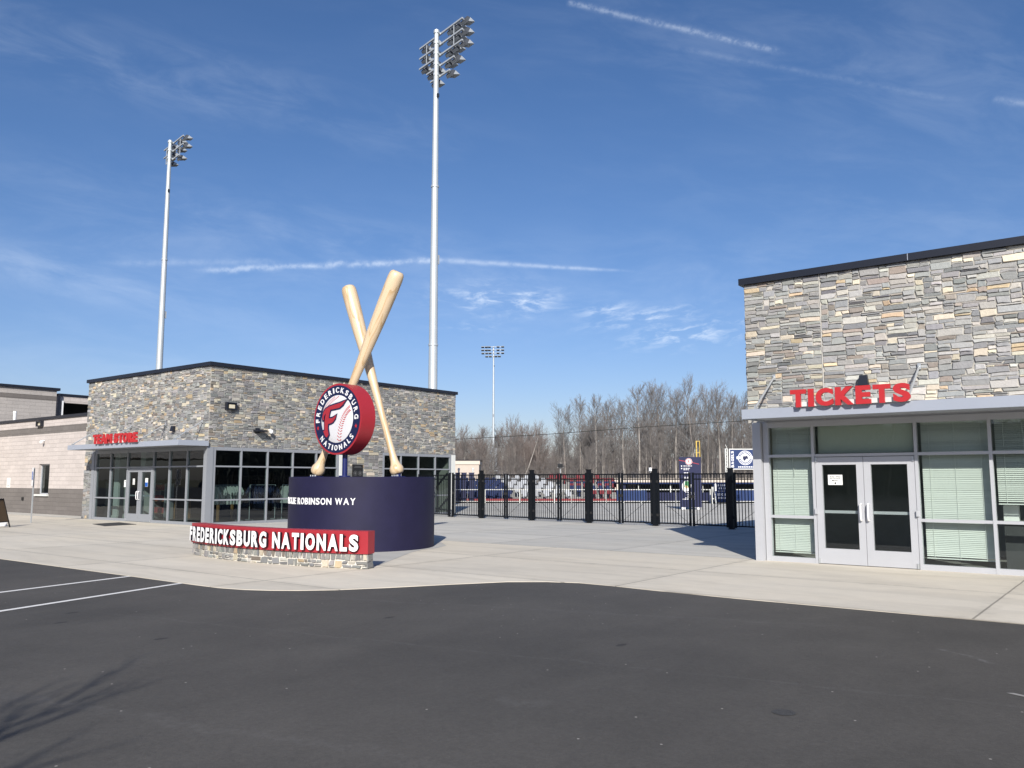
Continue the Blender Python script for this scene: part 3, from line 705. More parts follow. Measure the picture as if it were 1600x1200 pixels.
shopfront(st, F, LM, skip=((2, 0), (2, 1)), sk_frames=((2, 0), (2, 1)), glass='glassdark', met='alushade')
door(st, F, -33.13, -32.175, 'L', 'alushade'); door(st, F, -32.165, -31.21, 'R', 'alushade')
shopfront(st, FR, [17.60, 18.76, 19.95, 21.15, 22.33, 23.47], glass='glassdark', met='alushade')
shopfront(st, FR, [26.09, 27.2, 28.35, 29.5, 30.58], glass='glassdark', met='alushade')
b = MB(); b.box(-27.57, SX + .05, SY - .05, SY + .21, 0, HEAD); b.build('corner_post', M['alushade'], st)
b = MB(); b.box(-36.12, -35.9, SY - .05, SY + .2, 0, HEAD); b.build('corner_post', M['alushade'], st)
b = MB(); b.box(SX - .2, SX + .05, 23.53, 23.79, 0, HEAD); b.build('corner_post', M['plaster'], st)
b = MB(); b.box(SX - .2, SX + .05, 30.64, 30.9, 0, HEAD); b.build('corner_post', M['plaster'], st)
canopy(st, F, -35.76, -27.36, (-35.6, -33.0, -30.38, -27.85), z0=2.88, z1=3.07)
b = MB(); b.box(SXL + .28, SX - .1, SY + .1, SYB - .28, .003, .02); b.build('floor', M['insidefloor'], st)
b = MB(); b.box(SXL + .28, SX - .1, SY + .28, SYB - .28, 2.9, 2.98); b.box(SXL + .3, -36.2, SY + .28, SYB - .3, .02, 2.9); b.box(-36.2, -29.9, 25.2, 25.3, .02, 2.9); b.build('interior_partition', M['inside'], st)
sign_letters('store_sign', 'red raised capitals reading TEAM STORE on the left hand canopy edge', 'TEAM STORE', -33.40, 3.36, 3.055, .37, SY - 1.25 - .055)
t, i = notice('door_notice', 'small white notice on the left door of the team store', 'notice', F, -32.66, 1.58, .16, .24, (('HOURS', 0, .07, .1, .03),), d=-.015)
i.cur = 0
for k in range(4): i.poly([F(a, z, -.0142) for a, z in ((-32.71, 1.58 - k * .03), (-32.61, 1.58 - k * .03), (-32.61, 1.59 - k * .03), (-32.71, 1.59 - k * .03))])
i.build('print', M['ink'], t)
t, i = notice('door_notice', 'blue and white notice on the right door of the team store', 'notice', F, -31.68, 1.55, .2, .34, m='paper', d=-.015)
i.poly([F(a, z, -.0142) for a, z in ((-31.775, 1.385), (-31.585, 1.385), (-31.585, 1.55), (-31.775, 1.55))]); i.build('print', M['signblue'], t)
t, i = notice('door_notice', 'plain white notice on the glass beside the team store doors', 'notice', F, -33.32, 1.5, .22, .28, d=-.02); i.poly([F(a, z, -.0192) for a, z in ((-33.39, 1.56), (-33.25, 1.56), (-33.25, 1.58), (-33.39, 1.58))]); i.build('print', M['ink'], t)
# store interior
for x, y, lab in ((-35.35, 18.2, 'white square column just inside the far left store window'), (-33.95, 18.6, 'white square column inside the store window left of the doors')):
    m = MB(); m.box(x - .2, x + .2, y - .2, y + .2, .02, 2.9); m.box(x - .23, x + .23, y - .23, y + .23, .02, .14); tag(m.build('column', M['plaster'], loc=(x, y, 0)), lab, 'column')
def shelf(x, y, lab):
    t = thing('display_shelf', lab, 'shelf', (x, y, 0)); m = MB()
    for dx in (-.5, .5): m.box(x + dx - .02, x + dx + .02, y - .2, y + .2, .02, 1.5)
    m.build('side_panel', M['steel'], t)
    for z in (.25, .75, 1.2): q = MB(); q.box(x - .48, x + .48, y - .2, y + .2, z, z + .03); q.build('shelf_board', M['tablewood'], t)
    for z, mm in ((.281, 'shirtred'), (.781, 'shirtred'), (1.231, 'shirtred')):
        q = MB()
        for k in range(4): q.box(x - .44 + k * .23, x - .26 + k * .23, y - .15, y + .15, z, z + .22 - .03 * (k % 2))
        tag(q.build('folded_shirts', M[mm], loc=(x, y, z)), {'.28': 'red folded shirts on the bottom board of the store shelf', '.78': 'red folded shirts on the middle board of the store shelf', '1.2': 'red folded shirts on the top board of the store shelf'}[('%.2f' % z)[0 if z > 1 else 1:][:3]], 'shirts')
shelf(-33.35, 19.0, 'metal shelf unit of red goods behind the store glass')
t = thing('display_table', 'brown wooden display table inside the store doors', 'table', (-31.8, 19.6, 0)); m = MB(); m.box(-32.9, -29.6, 19.2, 20.0, .82, .88); m.build('table_top', M['tablewood'], t)
for x in (-32.8, -29.7):
    for y in (19.28, 19.92): m = MB(); m.box(x - .04, x + .04, y - .04, y + .04, .02, .82); m.build('leg', M['tablewood'], t)
def shirt(x, y, z, ax, m, lab, grp):
    w, h = .22, .68; q = MB()
    G = frame_at((x, y, z), ax, Vector(ax).cross(Vector((0, 0, 1))))
    q.prism([(-w, -h), (w, -h), (w, -.2), (w + .14, -.34), (w + .2, -.22), (w, -.02), (.08, .02), (0, -.02), (-.08, .02), (-w, -.02), (-w - .2, -.22), (-w - .14, -.34), (-w, -.2)], G, -.02, .02)
    tag(q.build('shirt', M[m], loc=(x, y, z)), lab, 'shirt', grp)
def rack(x, y, lab, m, lab2, n=8, rot=0):
    t = thing('clothes_rack', lab, 'clothes rack', (x, y, 0)); q = MB()
    for dy in (-.6, .6): q.tube([(x, y + dy, .06), (x, y + dy, 1.45)], .016, 6)
    q.tube([(x, y - .6, 1.45), (x, y + .6, 1.45)], .016, 6); q.build('rail_frame', M['steel'], t)
    q = MB()
    for dy in (-.6, .6): q.box(x - .25, x + .25, y + dy - .02, y + dy + .02, .06, .1)
    q.build('base_bar', M['steel'], t)
    for k in range(n): shirt(x, y - .5 + k * 1.0 / (n - 1), 1.4, (1, .12 * math.sin(k * 2.3), 0), m, lab2, lab2)
rack(-28.35, 18.75, 'chrome clothes rack of pale shirts nearest the glazed store corner', 'shirtwhite', 'pale shirt hanging on the rack by the store corner')
rack(-28.5, 20.5, 'chrome clothes rack of navy shirts behind the middle store windows', 'shirtnavy', 'navy shirt hanging behind the middle store windows')
rack(-28.25, 21.85, 'chrome clothes rack of white shirts beside the blue monument edge', 'shirtwhite', 'white shirt hanging on the rack beside the monument edge')
# fixtures on the store's right wall
t = thing('wall_pack', 'black square wall lamp high on the stone beside the store corner', 'wall light', (SX + .05, 18.17, 4.4))
m = MB(); m.mbox(FR, 17.95, 18.39, 4.26, 4.30, .03, .16); m.mbox(FR, 17.95, 18.39, 4.5, 4.54, .03, .16); m.mbox(FR, 17.95, 18.0, 4.3, 4.5, .03, .16); m.mbox(FR, 18.34, 18.39, 4.3, 4.5, .03, .16); m.mbox(FR, 18.0, 18.34, 4.3, 4.5, .03, .07); m.build('housing', M['navy_metal'], t)
m = MB(); m.mbox(FR, 18.08, 18.32, 4.32, 4.46, .07, .12); m.build('lens', M['lens'], t)
t = thing('flood_bracket', 'dark flat downlight jutting from the stone above the store windows', 'wall light', (SX, 19.4, 3.5))
m = MB(); m.mbox(FR, 19.22, 19.66, 3.50, 3.56, .03, .34); m.build('hood', M['navy_metal'], t); m = MB(); m.mbox(FR, 19.32, 19.5, 3.44, 3.64, .02, .05); m.build('back_plate', M['navy_metal'], t)
def camera_fix(F, u, z, lab):
    t = thing('security_camera', lab, 'security camera', F(u, z, .02)); m = MB(); m.tube([F(u, z + .06, .02), F(u, z + .06, .12), F(u, z + .02, .16)], .03, 8); m.build('arm', M['white'], t)
    m = MB(); m.tube([F(u, z + .05, .16), F(u, z + .02, .17), F(u, z - .05, .17), F(u, z - .09, .17)], [.05, .075, .075, .04], 12); m.build('dome', M['white'], t, smooth=True, ang=40)
camera_fix(FR, 19.95, 3.53, 'white dome camera on the stone beside the dark downlight')
t = thing('wall_plaque', 'black plaque with two round emblems on the stone pier behind the monument', 'plaque', (SX + .05, 24.53, 2.0))
m = MB(); m.mbox(FR, 24.25, 24.82, 1.55, 2.3, .03, .07); m.build('plate', M['bronze'], t)
m = MB()
for u in (24.40, 24.67):
    ring = [FR(u + .105 * math.cos(a), 1.93 + .105 * math.sin(a), .072) for a in [k * .2618 for k in range(24)]]; inn = [FR(u + .088 * math.cos(a), 1.93 + .088 * math.sin(a), .072) for a in [k * .2618 for k in range(24)]]
    for k in range(24): m.poly([ring[k], ring[(k + 1) % 24], inn[(k + 1) % 24], inn[k]])
    m.poly([FR(u + .05 * math.cos(a), 1.93 + .06 * math.sin(a), .072) for a in [k * .5236 for k in range(12)]])
for z, w in ((2.22, .36), (2.17, .44), (1.72, .4), (1.67, .34)): m.poly([FR(24.535 - w / 2, z, .072), FR(24.535 + w / 2, z, .072), FR(24.535 + w / 2, z + .02, .072), FR(24.535 - w / 2, z + .02, .072)])
m.build('relief', mat('relief_grey', (.10, .10, .10), .5), t)
m = MB(); m.prism([(-31.75, 15.35), (-30.0, 14.95), (-30.25, 16.25), (-32.1, 16.55)], lambda u, v, d: (u, v, d), .001, .014)
tag(m.build('door_mat', M['rubber'], loc=(-31, 15.8, 0)), 'dark rubber mat on the paving before the store doors', 'mat')

# ------------------------------------------------ block building behind the store, at the left edge
BY = 18.4
bb = thing('block_building', 'beige block building with grey bands left of the team store', 'building', (-40, BY, 0))
def wallbox(name, m, x0, x1, z0, z1, d, parent, y1=None):
    q = MB(); q.box(x0, x1, BY - d, y1 or BY + .25, z0, z1); return q.build(name, M[m], parent)
WX0, WX1 = -43.85, -42.66
q = MB()
for a in ((-60, WX0, 1.232, 3.90), (WX1, -36.9, 1.232, 3.90), (WX0, WX1, 2.42, 3.90), (-60, -36.9, 4.26, 4.6)): q.box(a[0], a[1], BY, BY + .3, a[2], a[3])
q.box(-60, -59.7, BY + .3, 40, 0, 4.6); q.build('wall', M['block'], bb)
wallbox('wall_band', 'blockdark', -60, -36.9, 3.90, 4.26, .004, bb, BY + .3)
q = MB(); q.box(-60, WX0, BY - .004, BY + .3, 0, 1.232); q.box(WX1, -36.9, BY - .004, BY + .3, 0, 1.232); q.box(WX0, WX1, BY - .004, BY + .3, 0, .90); q.build('wall_base', M['blockdark'], bb)
q = MB(); q.box(-60.1, -36.92, BY - .07, BY + .4, 4.6, 4.74); q.build('coping', M['navy_metal'], bb)
q = MB(); q.box(-60, -36.9, BY + .4, 40, 4.3, 4.4); q.build('roof', M['inside'], bb)
q = MB(); q.box(WX0, WX0 + .05, BY + .12, BY + .2, .95, 2.42); q.box(WX1 - .05, WX1, BY + .12, BY + .2, .95, 2.42); q.box(WX0 + .05, WX1 - .05, BY + .12, BY + .2, 2.36, 2.42); q.box(WX0 + .05, WX1 - .05, BY + .12, BY + .2, .95, 1.0)
wf = q.build('window', M['alu'], bb)
q = MB(); q.poly([(WX0 + .05, BY + .16, 1.0), (WX1 - .05, BY + .16, 1.0), (WX1 - .05, BY + .16, 2.36), (WX0 + .05, BY + .16, 2.36)]); q.build('pane', M['glassdark'], wf)
q = MB(); q.box(WX0 - .14, WX1 + .06, BY - .1, BY + .11, .86, .945); q.build('sill', M['plaster'], wf)
q = MB(); q.box(WX0 - 2, WX1 + 2, BY + 1.6, BY + 1.7, 0, 3); q.box(WX0 - .2, WX1 + .2, BY + .3, BY + 1.6, .9, .95); q.build('interior_partition', M['plaster'], bb)
t = thing('wall_pack', 'black square wall lamp on the beige block wall', 'wall light', (-43.87, BY, 4.38)); Fb = FY(BY)
m = MB(); m.mbox(Fb, -44.15, -43.6, 4.28, 4.33, 0, .16); m.mbox(Fb, -44.15, -43.6, 4.5, 4.55, 0, .16); m.mbox(Fb, -44.15, -44.1, 4.33, 4.5, 0, .16); m.mbox(Fb, -43.65, -43.6, 4.33, 4.5, 0, .16); m.build('housing', M['navy_metal'], t)
m = MB(); m.mbox(Fb, -44.1, -43.65, 4.33, 4.5, 0, .07); m.build('lens', M['lens'], t)
camera_fix(Fb, -43.35, 3.5, 'white dome camera on the beige block wall')
t, i = notice('wall_notice', 'white notice pair on the block wall at the left edge', 'notice', Fb, -47.25, 1.5, .42, .5, d=.01); i.mbox(Fb, -47.4, -47.1, 1.34, 1.36, .0105, .012); i.build('print', M['ink'], t)
m = MB(); m.mbox(Fb, -45.5, -45.32, .62, .78, .004, .05); tag(m.build('outlet_box', M['blackmatte'], loc=Fb(-45.4, .7, 0)), 'dark outlet box low on the grey block base', 'outlet')
# upper press level, set back on the roof
UX = -50.0
ub = thing('press_level', 'pale upper storey with dark band rising behind the block building', 'building', (UX, 20, 4.4)); FU = FX(UX)
q = MB(); q.box(UX - 6, UX, 2, 21.7, 3.0, 6.15); q.box(UX - 6, UX, 2, 21.7, 6.42, 6.75); q.build('wall', M['blockpale'], ub)
q = MB(); q.box(UX - 6, UX + .004, 2, 21.704, 6.15, 6.42); q.build('wall_band', M['blockdark'], ub)
q = MB(); q.box(UX - 6.1, UX + .1, 1.9, 21.85, 6.75, 6.90); q.build('coping', M['navy_metal'], ub)
q = MB(); q.box(UX - 6, UX - .1, 21.86, 40, 6.46, 6.62); q.build('roof', M['navy_metal'], ub)
q = MB(); q.box(UX - .4, UX - .12, 21.72, 22.0, 3.0, 6.46); q.box(UX - .4, UX - .12, 22.0, 40, 3.0, 4.7); q.box(UX - .4, UX - .12, 22.0, 40, 6.1, 6.46); q.build('screen_wall', M['block'], ub)
q = MB(); q.box(UX - 3.2, UX - 3.0, 22, 40, 3.0, 6.47); q.build('interior_partition', M['inside'], ub)
q = MB(); q.box(UX - .11, UX - .02, 22.02, 22.12, 4.75, 6.2); q.build('white_post', M['white'], ub)
q = MB(); q.box(UX + .002, UX + .09, 21.9 - .13, 21.9 - .02, 3.0, 6.6); q.build('downpipe', M['navy_metal'], ub)
q = MB(); q.tube([(-48.6, 19.0, 4.4), (-48.6, 19.0, 5.26)], .075, 10); q.tube([(-48.6, 19.0, 5.2), (-48.6, 19.0, 5.32)], .09, 10); tag(q.build('vent_pipe', M['white'], loc=(-48.6, 19, 4.4)), 'white vent pipe on the roof of the block building', 'vent pipe')

# parking sign, sandwich board, concrete kerb stop
t = thing('parking_sign', 'blue and white accessible parking sign on a thin steel post', 'road sign', (-34.6, 14.36, 0))
m = MB(); m.box(-34.625, -34.575, 14.34, 14.38, 0, 2.12); m.build('post', M['steel'], t)
Fp = frame_at((-34.6, 14.335, 0), (.97, -.24, 0), (-.24, -.97, 0))
m = MB(); m.mbox(Fp, -.15, .15, 1.66, 2.12, .02, .026); m.mbox(Fp, -.15, .15, 1.42, 1.63, .02, .026); m.build('plate', M['white'], t)
m = MB(); m.mbox(Fp, -.12, .12, 1.66, 1.97, .0262, .0275); m.build('symbol_panel', M['signblue'], t)
m = MB(); m.poly([Fp(-.02 + .022 * math.cos(a), 1.93 + .022 * math.sin(a), .0283) for a in [k * .628 for k in range(10)]])
for p in ([(-.035, 1.905), (-.01, 1.905), (-.005, 1.82), (-.03, 1.82)], [(-.01, 1.835), (.05, 1.835), (.05, 1.82), (-.01, 1.82)], [(.035, 1.82), (.05, 1.82), (.075, 1.75), (.06, 1.75)]): m.poly([Fp(*q, .0283) for q in p])
for k in range(18):
    a0, a1 = R(150 + k * 12), R(150 + (k + 1) * 12)
    m.poly([Fp(-.01 + r_ * math.cos(a), 1.785 + r_ * math.sin(a), .0283) for r_, a in ((.065, a0), (.065, a1), (.05, a1), (.05, a0))])
m.build('wheelchair_symbol', M['white'], t)
t = thing('sandwich_board', 'black framed sandwich board standing at the left edge of the plaza', 'sandwich board', (-32.11, 12.14, 0))
ax = Vector((.78, .62, 0)); nn = Vector((.62, -.78, 0))
for s in (-1, 1):
    o0 = Vector((-32.11, 12.14, 0)) ; foot = o0 + ax * (.33 * s); topp = o0 + ax * (.03 * s) + Vector((0, 0, 1.0))
    fr = MB()
    for q in (-.36, .36): fr.bar(foot + nn * q, topp + nn * q, .035, .03, nn)
    fr.bar(foot + (topp - foot) * .97 + nn * -.34, foot + (topp - foot) * .97 + nn * .34, .04); fr.bar(foot + (topp - foot) * .2 + nn * -.34, foot + (topp - foot) * .2 + nn * .34, .03)
    pn = fr.build('board_frame', M['black'], t)
    q = MB(); a, c = foot + (topp - foot) * .21, foot + (topp - foot) * .96; dd = ax * (.006 * s)
    q.hexa([a - nn * .345 - dd, a + nn * .345 - dd, a + nn * .345 + dd, a - nn * .345 + dd, c - nn * .345 - dd, c + nn * .345 - dd, c + nn * .345 + dd, c - nn * .345 + dd])
    q.build('panel', M['blackmatte'] if s < 0 else M['woodboard'], pn)
q = MB(); q.box(-34.6, -32.9, 12.6, 12.85, 0, .13); tag(q.build('kerb_stop', M['white'], loc=(-33.7, 12.7, 0)), 'white painted concrete wheel stop behind the sandwich board', 'wheel stop')

# ================================================================== MONUMENT
DC, DR, DH = Vector((-15.95, 14.45, 0)), 1.81, 1.73
dr = thing('monument_drum', 'navy painted round monument base lettered JACKIE ROBINSON WAY', 'monument', tuple(DC))
m = MB(); n = 96
prof = [(DR, 0), (DR, DH - .012), (DR - .012, DH), (0, DH)]
for k in range(n):
    a, c = 2 * math.pi * k / n, 2 * math.pi * (k + 1) / n
    for (r0, z0), (r1, z1) in zip(prof, prof[1:]):
        P = lambda r_, an, z: (DC.x + r_ * math.cos(an), DC.y + r_ * math.sin(an), z)
        m.poly([P(r0, a, z0), P(r0, c, z0), P(r1, c, z1), P(r1, a, z1)] if r1 else [P(r0, a, z0), P(r0, c, z0), (DC.x, DC.y, z1)])
bm_ = m.build('drum', M['navy'], dr)
def cyl(c, rad):   # outside of a cylinder: u = arc length measured from -Y towards +X
    return lambda u, v, d: (c[0] + (rad + d) * math.sin(u / rad), c[1] - (rad + d) * math.cos(u / rad), v)
def round_shade(o, ang=40):
    me = o.data; bm = bmesh.new(); bm.from_mesh(me); bmesh.ops.remove_doubles(bm, verts=bm.verts, dist=1e-4)
    for f in bm.faces: f.smooth = True
    for e in bm.edges:
        if len(e.link_faces) == 2 and e.calc_face_angle(0) > R(ang): e.smooth = False
    bmesh.ops.recalc_face_normals(bm, faces=bm.faces); bm.to_mesh(me); bm.free()
round_shade(bm_)
L = layout('JACKIE ROBINSON WAY', R(76.3) * DR, .2, .5)
for i0, i1 in ((0, 6), (6, 14), (14, 17)):
    m = MB()
    for ch, a, w in L[i0:i1]: letter(m, ch, cyl(DC, DR), R(-33.5) * DR + a, 1.085, w, .155, .0, .014, .02)
    m.build('lettering', M['white'], dr)

def bat(name, label, knob, tip):
    k, t = Vector(knob), Vector(tip); L = (t - k).length
    # (fraction of the length, radius): knob, handle, barrel, rounded cup end
    pr = [(0, .0), (0, .10), (.004, .135), (.014, .158), (.026, .162), (.036, .150), (.048, .115), (.065, .094), (.10, .080), (.16, .074), (.25, .075), (.36, .084), (.46, .098), (.56, .118), (.66, .142), (.75, .163), (.84, .177), (.92, .183), (.965, .182), (.985, .172), (.995, .148), (1.0, .11), (1.0, 0)]
    th = thing(name, label, 'baseball bat', tuple(k)); m = MB()
    n = 28
    for (f0, r0), (f1, r1) in zip(pr, pr[1:]):
        for q in range(n):
            a, c = 2 * math.pi * q / n, 2 * math.pi * (q + 1) / n
            pts = [(r0 * math.cos(a), r0 * math.sin(a), f0 * L), (r0 * math.cos(c), r0 * math.sin(c), f0 * L), (r1 * math.cos(c), r1 * math.sin(c), f1 * L), (r1 * math.cos(a), r1 * math.sin(a), f1 * L)]
            if r0 == 0: pts = pts[1:]
            elif r1 == 0: pts = pts[:3]
            m.poly(pts)
    m.v = [(a * 1.09, b * 1.09, c) for a, b, c in m.v]
    o = m.build('body', M['wood'], None); round_shade(o, 60)
    o.parent = th; th.rotation_mode = 'QUATERNION'; th.rotation_quaternion = (t - k).to_track_quat('Z', 'Y')
    return th
bat('giant_bat', 'giant wooden bat leaning right, in front where the two cross', (-17.20, 13.98, 1.80), (-14.78, 14.42, 6.86))
bat('giant_bat', 'giant wooden bat leaning left, behind where the two cross', (-15.12, 14.86, 1.80), (-16.74, 14.50, 6.77))
for (x, y), lab in (((-17.2, 13.98), 'blue bolted stand under the knob of the right leaning bat'), ((-15.12, 14.86), 'blue bolted stand under the knob of the left leaning bat')):
    t = thing('bat_stand', lab, 'stand', (x, y, DH)); m = MB()
    m.box(x - .13, x + .13, y - .13, y + .13, DH, DH + .018); m.build('plate', M['bluepost'], t)
    m = MB(); m.tube([(x, y, DH + .018), (x, y, DH + .12)], .075, 12); m.build('socket', M['bluepost'], t)
    for dx in (-.1, -.03, .04, .1): m = MB(); m.tube([(x + dx, y - .1, DH + .018), (x + dx, y - .1, DH + .055)], .012, 6); m.build('bolt', M['steel'], t)

# emblem sign on its post
EC, ER = Vector((-15.61, 13.5, 3.12)), .862
em = thing('emblem_sign', 'round red rimmed baseball emblem lettered FREDERICKSBURG NATIONALS on a blue post', 'sign', (EC.x, EC.y, DH))
m = MB(); m.tube([(EC.x + .06, EC.y, DH), (EC.x + .06, EC.y, EC.z - ER + .05)], .064, 16); m.tube([(EC.x + .06, EC.y, DH), (EC.x + .06, EC.y, DH + .03)], .14, 16); o = m.build('post', M['bluepost'], em); round_shade(o)
def disc(name, r0, r1, y0, y1, m_, parent, n=72):
    q = MB()
    for k in range(n):
        a, c = 2 * math.pi * k / n, 2 * math.pi * (k + 1) / n
        P = lambda r_, an, y: (EC.x + r_ * math.cos(an), y, EC.z + r_ * math.sin(an))
        q.poly([P(r1, a, y0), P(r1, c, y0), P(r1, c, y1), P(r1, a, y1)])
        for y in (y0, y1): q.poly([P(r1, a, y), P(r1, c, y), P(r0, c, y), P(r0, a, y)] if r0 else [P(r1, a, y), P(r1, c, y), (EC.x, y, EC.z)])
    o = q.build(name, M[m_], parent); round_shade(o, 30); return o
YF = EC.y - .22
disc('drum_body', 0, ER, YF, EC.y + .22, 'red', em)
ring = disc('lettered_ring', .672 * ER, .945 * ER, YF - .010, YF - .001, 'navyflat', em)
q = MB()       # softly domed ball
n = 64; rr = [0, .2, .35, .5, .6, .668]
for r0, r1 in zip(rr, rr[1:]):
    for k in range(n):
        a, c = 2 * math.pi * k / n, 2 * math.pi * (k + 1) / n
        P = lambda r_, an: (EC.x + ER * r_ * math.cos(an), YF - .006 - .035 * (1 - (r_ / .668) ** 2) ** .5, EC.z + ER * r_ * math.sin(an))
        q.poly([P(r0, a), P(r0, c), P(r1, c), P(r1, a)] if r0 else [P(0, a), P(r1, c), P(r1, a)])
ball = q.build('ball_face', M['whitemid'], em); round_shade(ball, 60)
FE = lambda u, v, d: (EC.x + u * ER, YF - d, EC.z + v * ER)
def dome(u, v): return .006 + .035 * max(0, 1 - (u * u + v * v) / .668 ** 2) ** .5
FD = lambda u, v, d: FE(u, v, dome(u, v) + d)
q = MB()
def arc_text(q, txt, a0, a1, inward, h=.15):
    L = layout(txt, 1.0, .5)
    for ch, p, w in L:
        ac = a0 + (a1 - a0) * (p + w / 2); rad = .81; wid = abs(a1 - a0) * rad * w * .94
        cs, sn = math.cos(ac), math.sin(ac)
        if not inward:   # reads clockwise over the top
            G = lambda a, b, d, cs=cs, sn=sn: FE(cs * (rad + b) + sn * a, sn * (rad + b) - cs * a, d)
        else:
            G = lambda a, b, d, cs=cs, sn=sn: FE(cs * (rad - b) - sn * a, sn * (rad - b) + cs * a, d)
        letter(q, ch, G, -wid / 2, -h / 2, wid, h, .0105, .024, .012)
arc_text(q, 'FREDERICKSBURG', R(186), R(-3), False); q.build('ring_lettering', M['white'], em)
q = MB(); arc_text(q, 'NATIONALS', R(218), R(325), True); q.build('ring_lettering', M['white'], em)
q = MB()
for u, v in ((-.80, -.235), (.795, -.225)):
    pts = [(u + (.062 if k % 2 == 0 else .026) * math.sin(k * math.pi / 5), v + (.062 if k % 2 == 0 else .026) * math.cos(k * math.pi / 5)) for k in range(10)]
    q.prism(pts, FE, .0105, .016)
q.build('star', M['redlet'], em)
q = MB()       # stitching
def bez(p, t): a, b, c, d = p; s = 1 - t; return tuple(a[i] * s ** 3 + 3 * b[i] * s * s * t + 3 * c[i] * s * t * t + d[i] * t ** 3 for i in (0, 1))
def seam(p, n, w, th):
    for k in range(n):
        t = (k + .5) / n; x, y = bez(p, t); x2, y2 = bez(p, t + .01); tx, ty = x2 - x, y2 - y; l = math.hypot(tx, ty); tx, ty = tx / l, ty / l; nx, ny = -ty, tx
        for s in (-1, 1):
            a = (x + s * nx * .012, y + s * ny * .012); e = (x + s * nx * w - tx * w * .5, y + s * ny * w - ty * w * .5)
            if math.hypot(*e) > .655: continue
            q.poly([FD(a[0] - tx * th, a[1] - ty * th, .003), FD(e[0] - tx * th, e[1] - ty * th, .003), FD(e[0] + tx * th, e[1] + ty * th, .003), FD(a[0] + tx * th, a[1] + ty * th, .003)])
seam(((.63, .31), (.40, .24), (.19, -.06), (.12, -.66)), 19, .085, .013)
seam(((.06, .66), (-.2, .55), (-.45, .40), (-.60, .18)), 16, .055, .011)
q.build('stitching', M['redlet'], em)
FL = [(483, 320), (452, 366), (420, 392), (370, 400), (328, 404), (318, 440), (311, 490), (345, 490), (366, 480), (390, 460), (378, 500), (357, 530), (335, 541), (306, 546), (303, 590), (309, 628), (314, 655), (300, 680), (283, 671), (271, 645), (258, 614), (273, 612), (271, 560), (270, 520), (276, 470), (283, 440), (266, 456), (258, 485), (262, 505), (250, 503), (246, 470), (255, 425), (277, 394), (315, 372), (365, 358), (420, 346), (455, 334)]
FLu = [((x - 384) / 243, (499 - y) / 355) for x, y in FL]
def offset_poly(p, w):
    out = []; n = len(p); A = sum(p[k][0] * p[(k + 1) % n][1] - p[(k + 1) % n][0] * p[k][1] for k in range(n)); sg = -1 if A > 0 else 1
    for k in range(n):
        a, b, c = p[k - 1], p[k], p[(k + 1) % n]
        d1 = Vector((b[0] - a[0], b[1] - a[1])).normalized(); d2 = Vector((c[0] - b[0], c[1] - b[1])).normalized()
        n1, n2 = Vector((-d1.y, d1.x)) * sg, Vector((-d2.y, d2.x)) * sg; nn_ = (n1 + n2); l = nn_.length
        nn_ = n1 if l < .3 else nn_ / l / max(.55, (1 + n1.dot(n2)) / 2) ** .5
        out.append((b[0] + nn_.x * w, b[1] + nn_.y * w))
    return out
FB = lambda u, v, d: FE(u, v, .042 + d)
q = MB(); q.prism(offset_poly(FLu, .042), FB, -.03, .004); q.build('initial_outline', M['navyflat'], em)
q = MB(); q.prism(FLu, FB, .0045, .012); q.build('initial', M['red'], em)

# low curved name wall
NC, NR = (-15.0, 19.25), 8.96
nw = thing('name_wall', 'low curved stone wall with red band and white letters FREDERICKSBURG NATIONALS', 'sign', (-14.9, 10.3, 0))
CW = cyl(NC, NR); U0, U1, TH = R(-14.6) * NR, R(20.8) * NR, .26
def curved_box(mb, u0, u1, z0, z1, d0, d1, n=36):
    for k in range(n):
        a, c = u0 + (u1 - u0) * k / n, u0 + (u1 - u0) * (k + 1) / n
        mb.poly([CW(a, z0, d1), CW(c, z0, d1), CW(c, z1, d1), CW(a, z1, d1)]); mb.poly([CW(a, z0, d0), CW(c, z0, d0), CW(c, z1, d0), CW(a, z1, d0)], True)
        mb.poly([CW(a, z1, d1), CW(c, z1, d1), CW(c, z1, d0), CW(a, z1, d0)])
        mb.poly([CW(a, z0, d1), CW(c, z0, d1), CW(c, z0, d0), CW(a, z0, d0)], True)
    for a in (u0, u1): mb.poly([CW(a, z0, d1), CW(a, z1, d1), CW(a, z1, d0), CW(a, z0, d0)])
q = MB(); curved_box(q, U0 + .03, U1 - .03, 0, .27, -TH, -.035); q.build('wall_core', mat('pale_mortar', (.60, .57, .51), .95, var=.05, vscale=20), nw)
q = MB(); CWs = lambda u, v, d: CW(u, v, d - .035)
stones(q, CWs, U0 + .02, U1 - .02, 0, .145, 31, cu=.042, cv=.040, hw=((1, .3), (2, .4), (3, .3)), wr=(2, 5), bright=.86, gap=.011, dep=(.012, .03))
stones(q, CWs, U0 + .02, U1 - .02, .145, .275, 32, cu=.03, cv=.065, hw=((2, 1),), wr=(1, 4), bright=.84, gap=.009, dep=(.012, .03))
rng = random.Random(8)
E1 = CW(U1, 0, 0); tn = Vector(CW(U1, 0, -1)) - Vector(E1)
FEnd = lambda u, v, d: tuple(Vector(E1) + tn * u + Vector((0, 0, v)) + Vector((math.cos(U1 / NR), math.sin(U1 / NR), 0)) * (d - .03))
stones(q, FEnd, .0, TH, 0, .275, 33, cu=.05, cv=.05, hw=((2, .5), (3, .5)), wr=(2, 4), gap=.012, dep=(.01, .025), bright=.8)
q.build('stone_base', M['stone'], nw)
q = MB(); curved_box(q, U0, U1, .277, .70, -TH, .012); q.build('red_band', M['red'], nw)
q = MB(); L = layout('FREDERICKSBURG NATIONALS', R(33.56) * NR, .12, .34, COND)
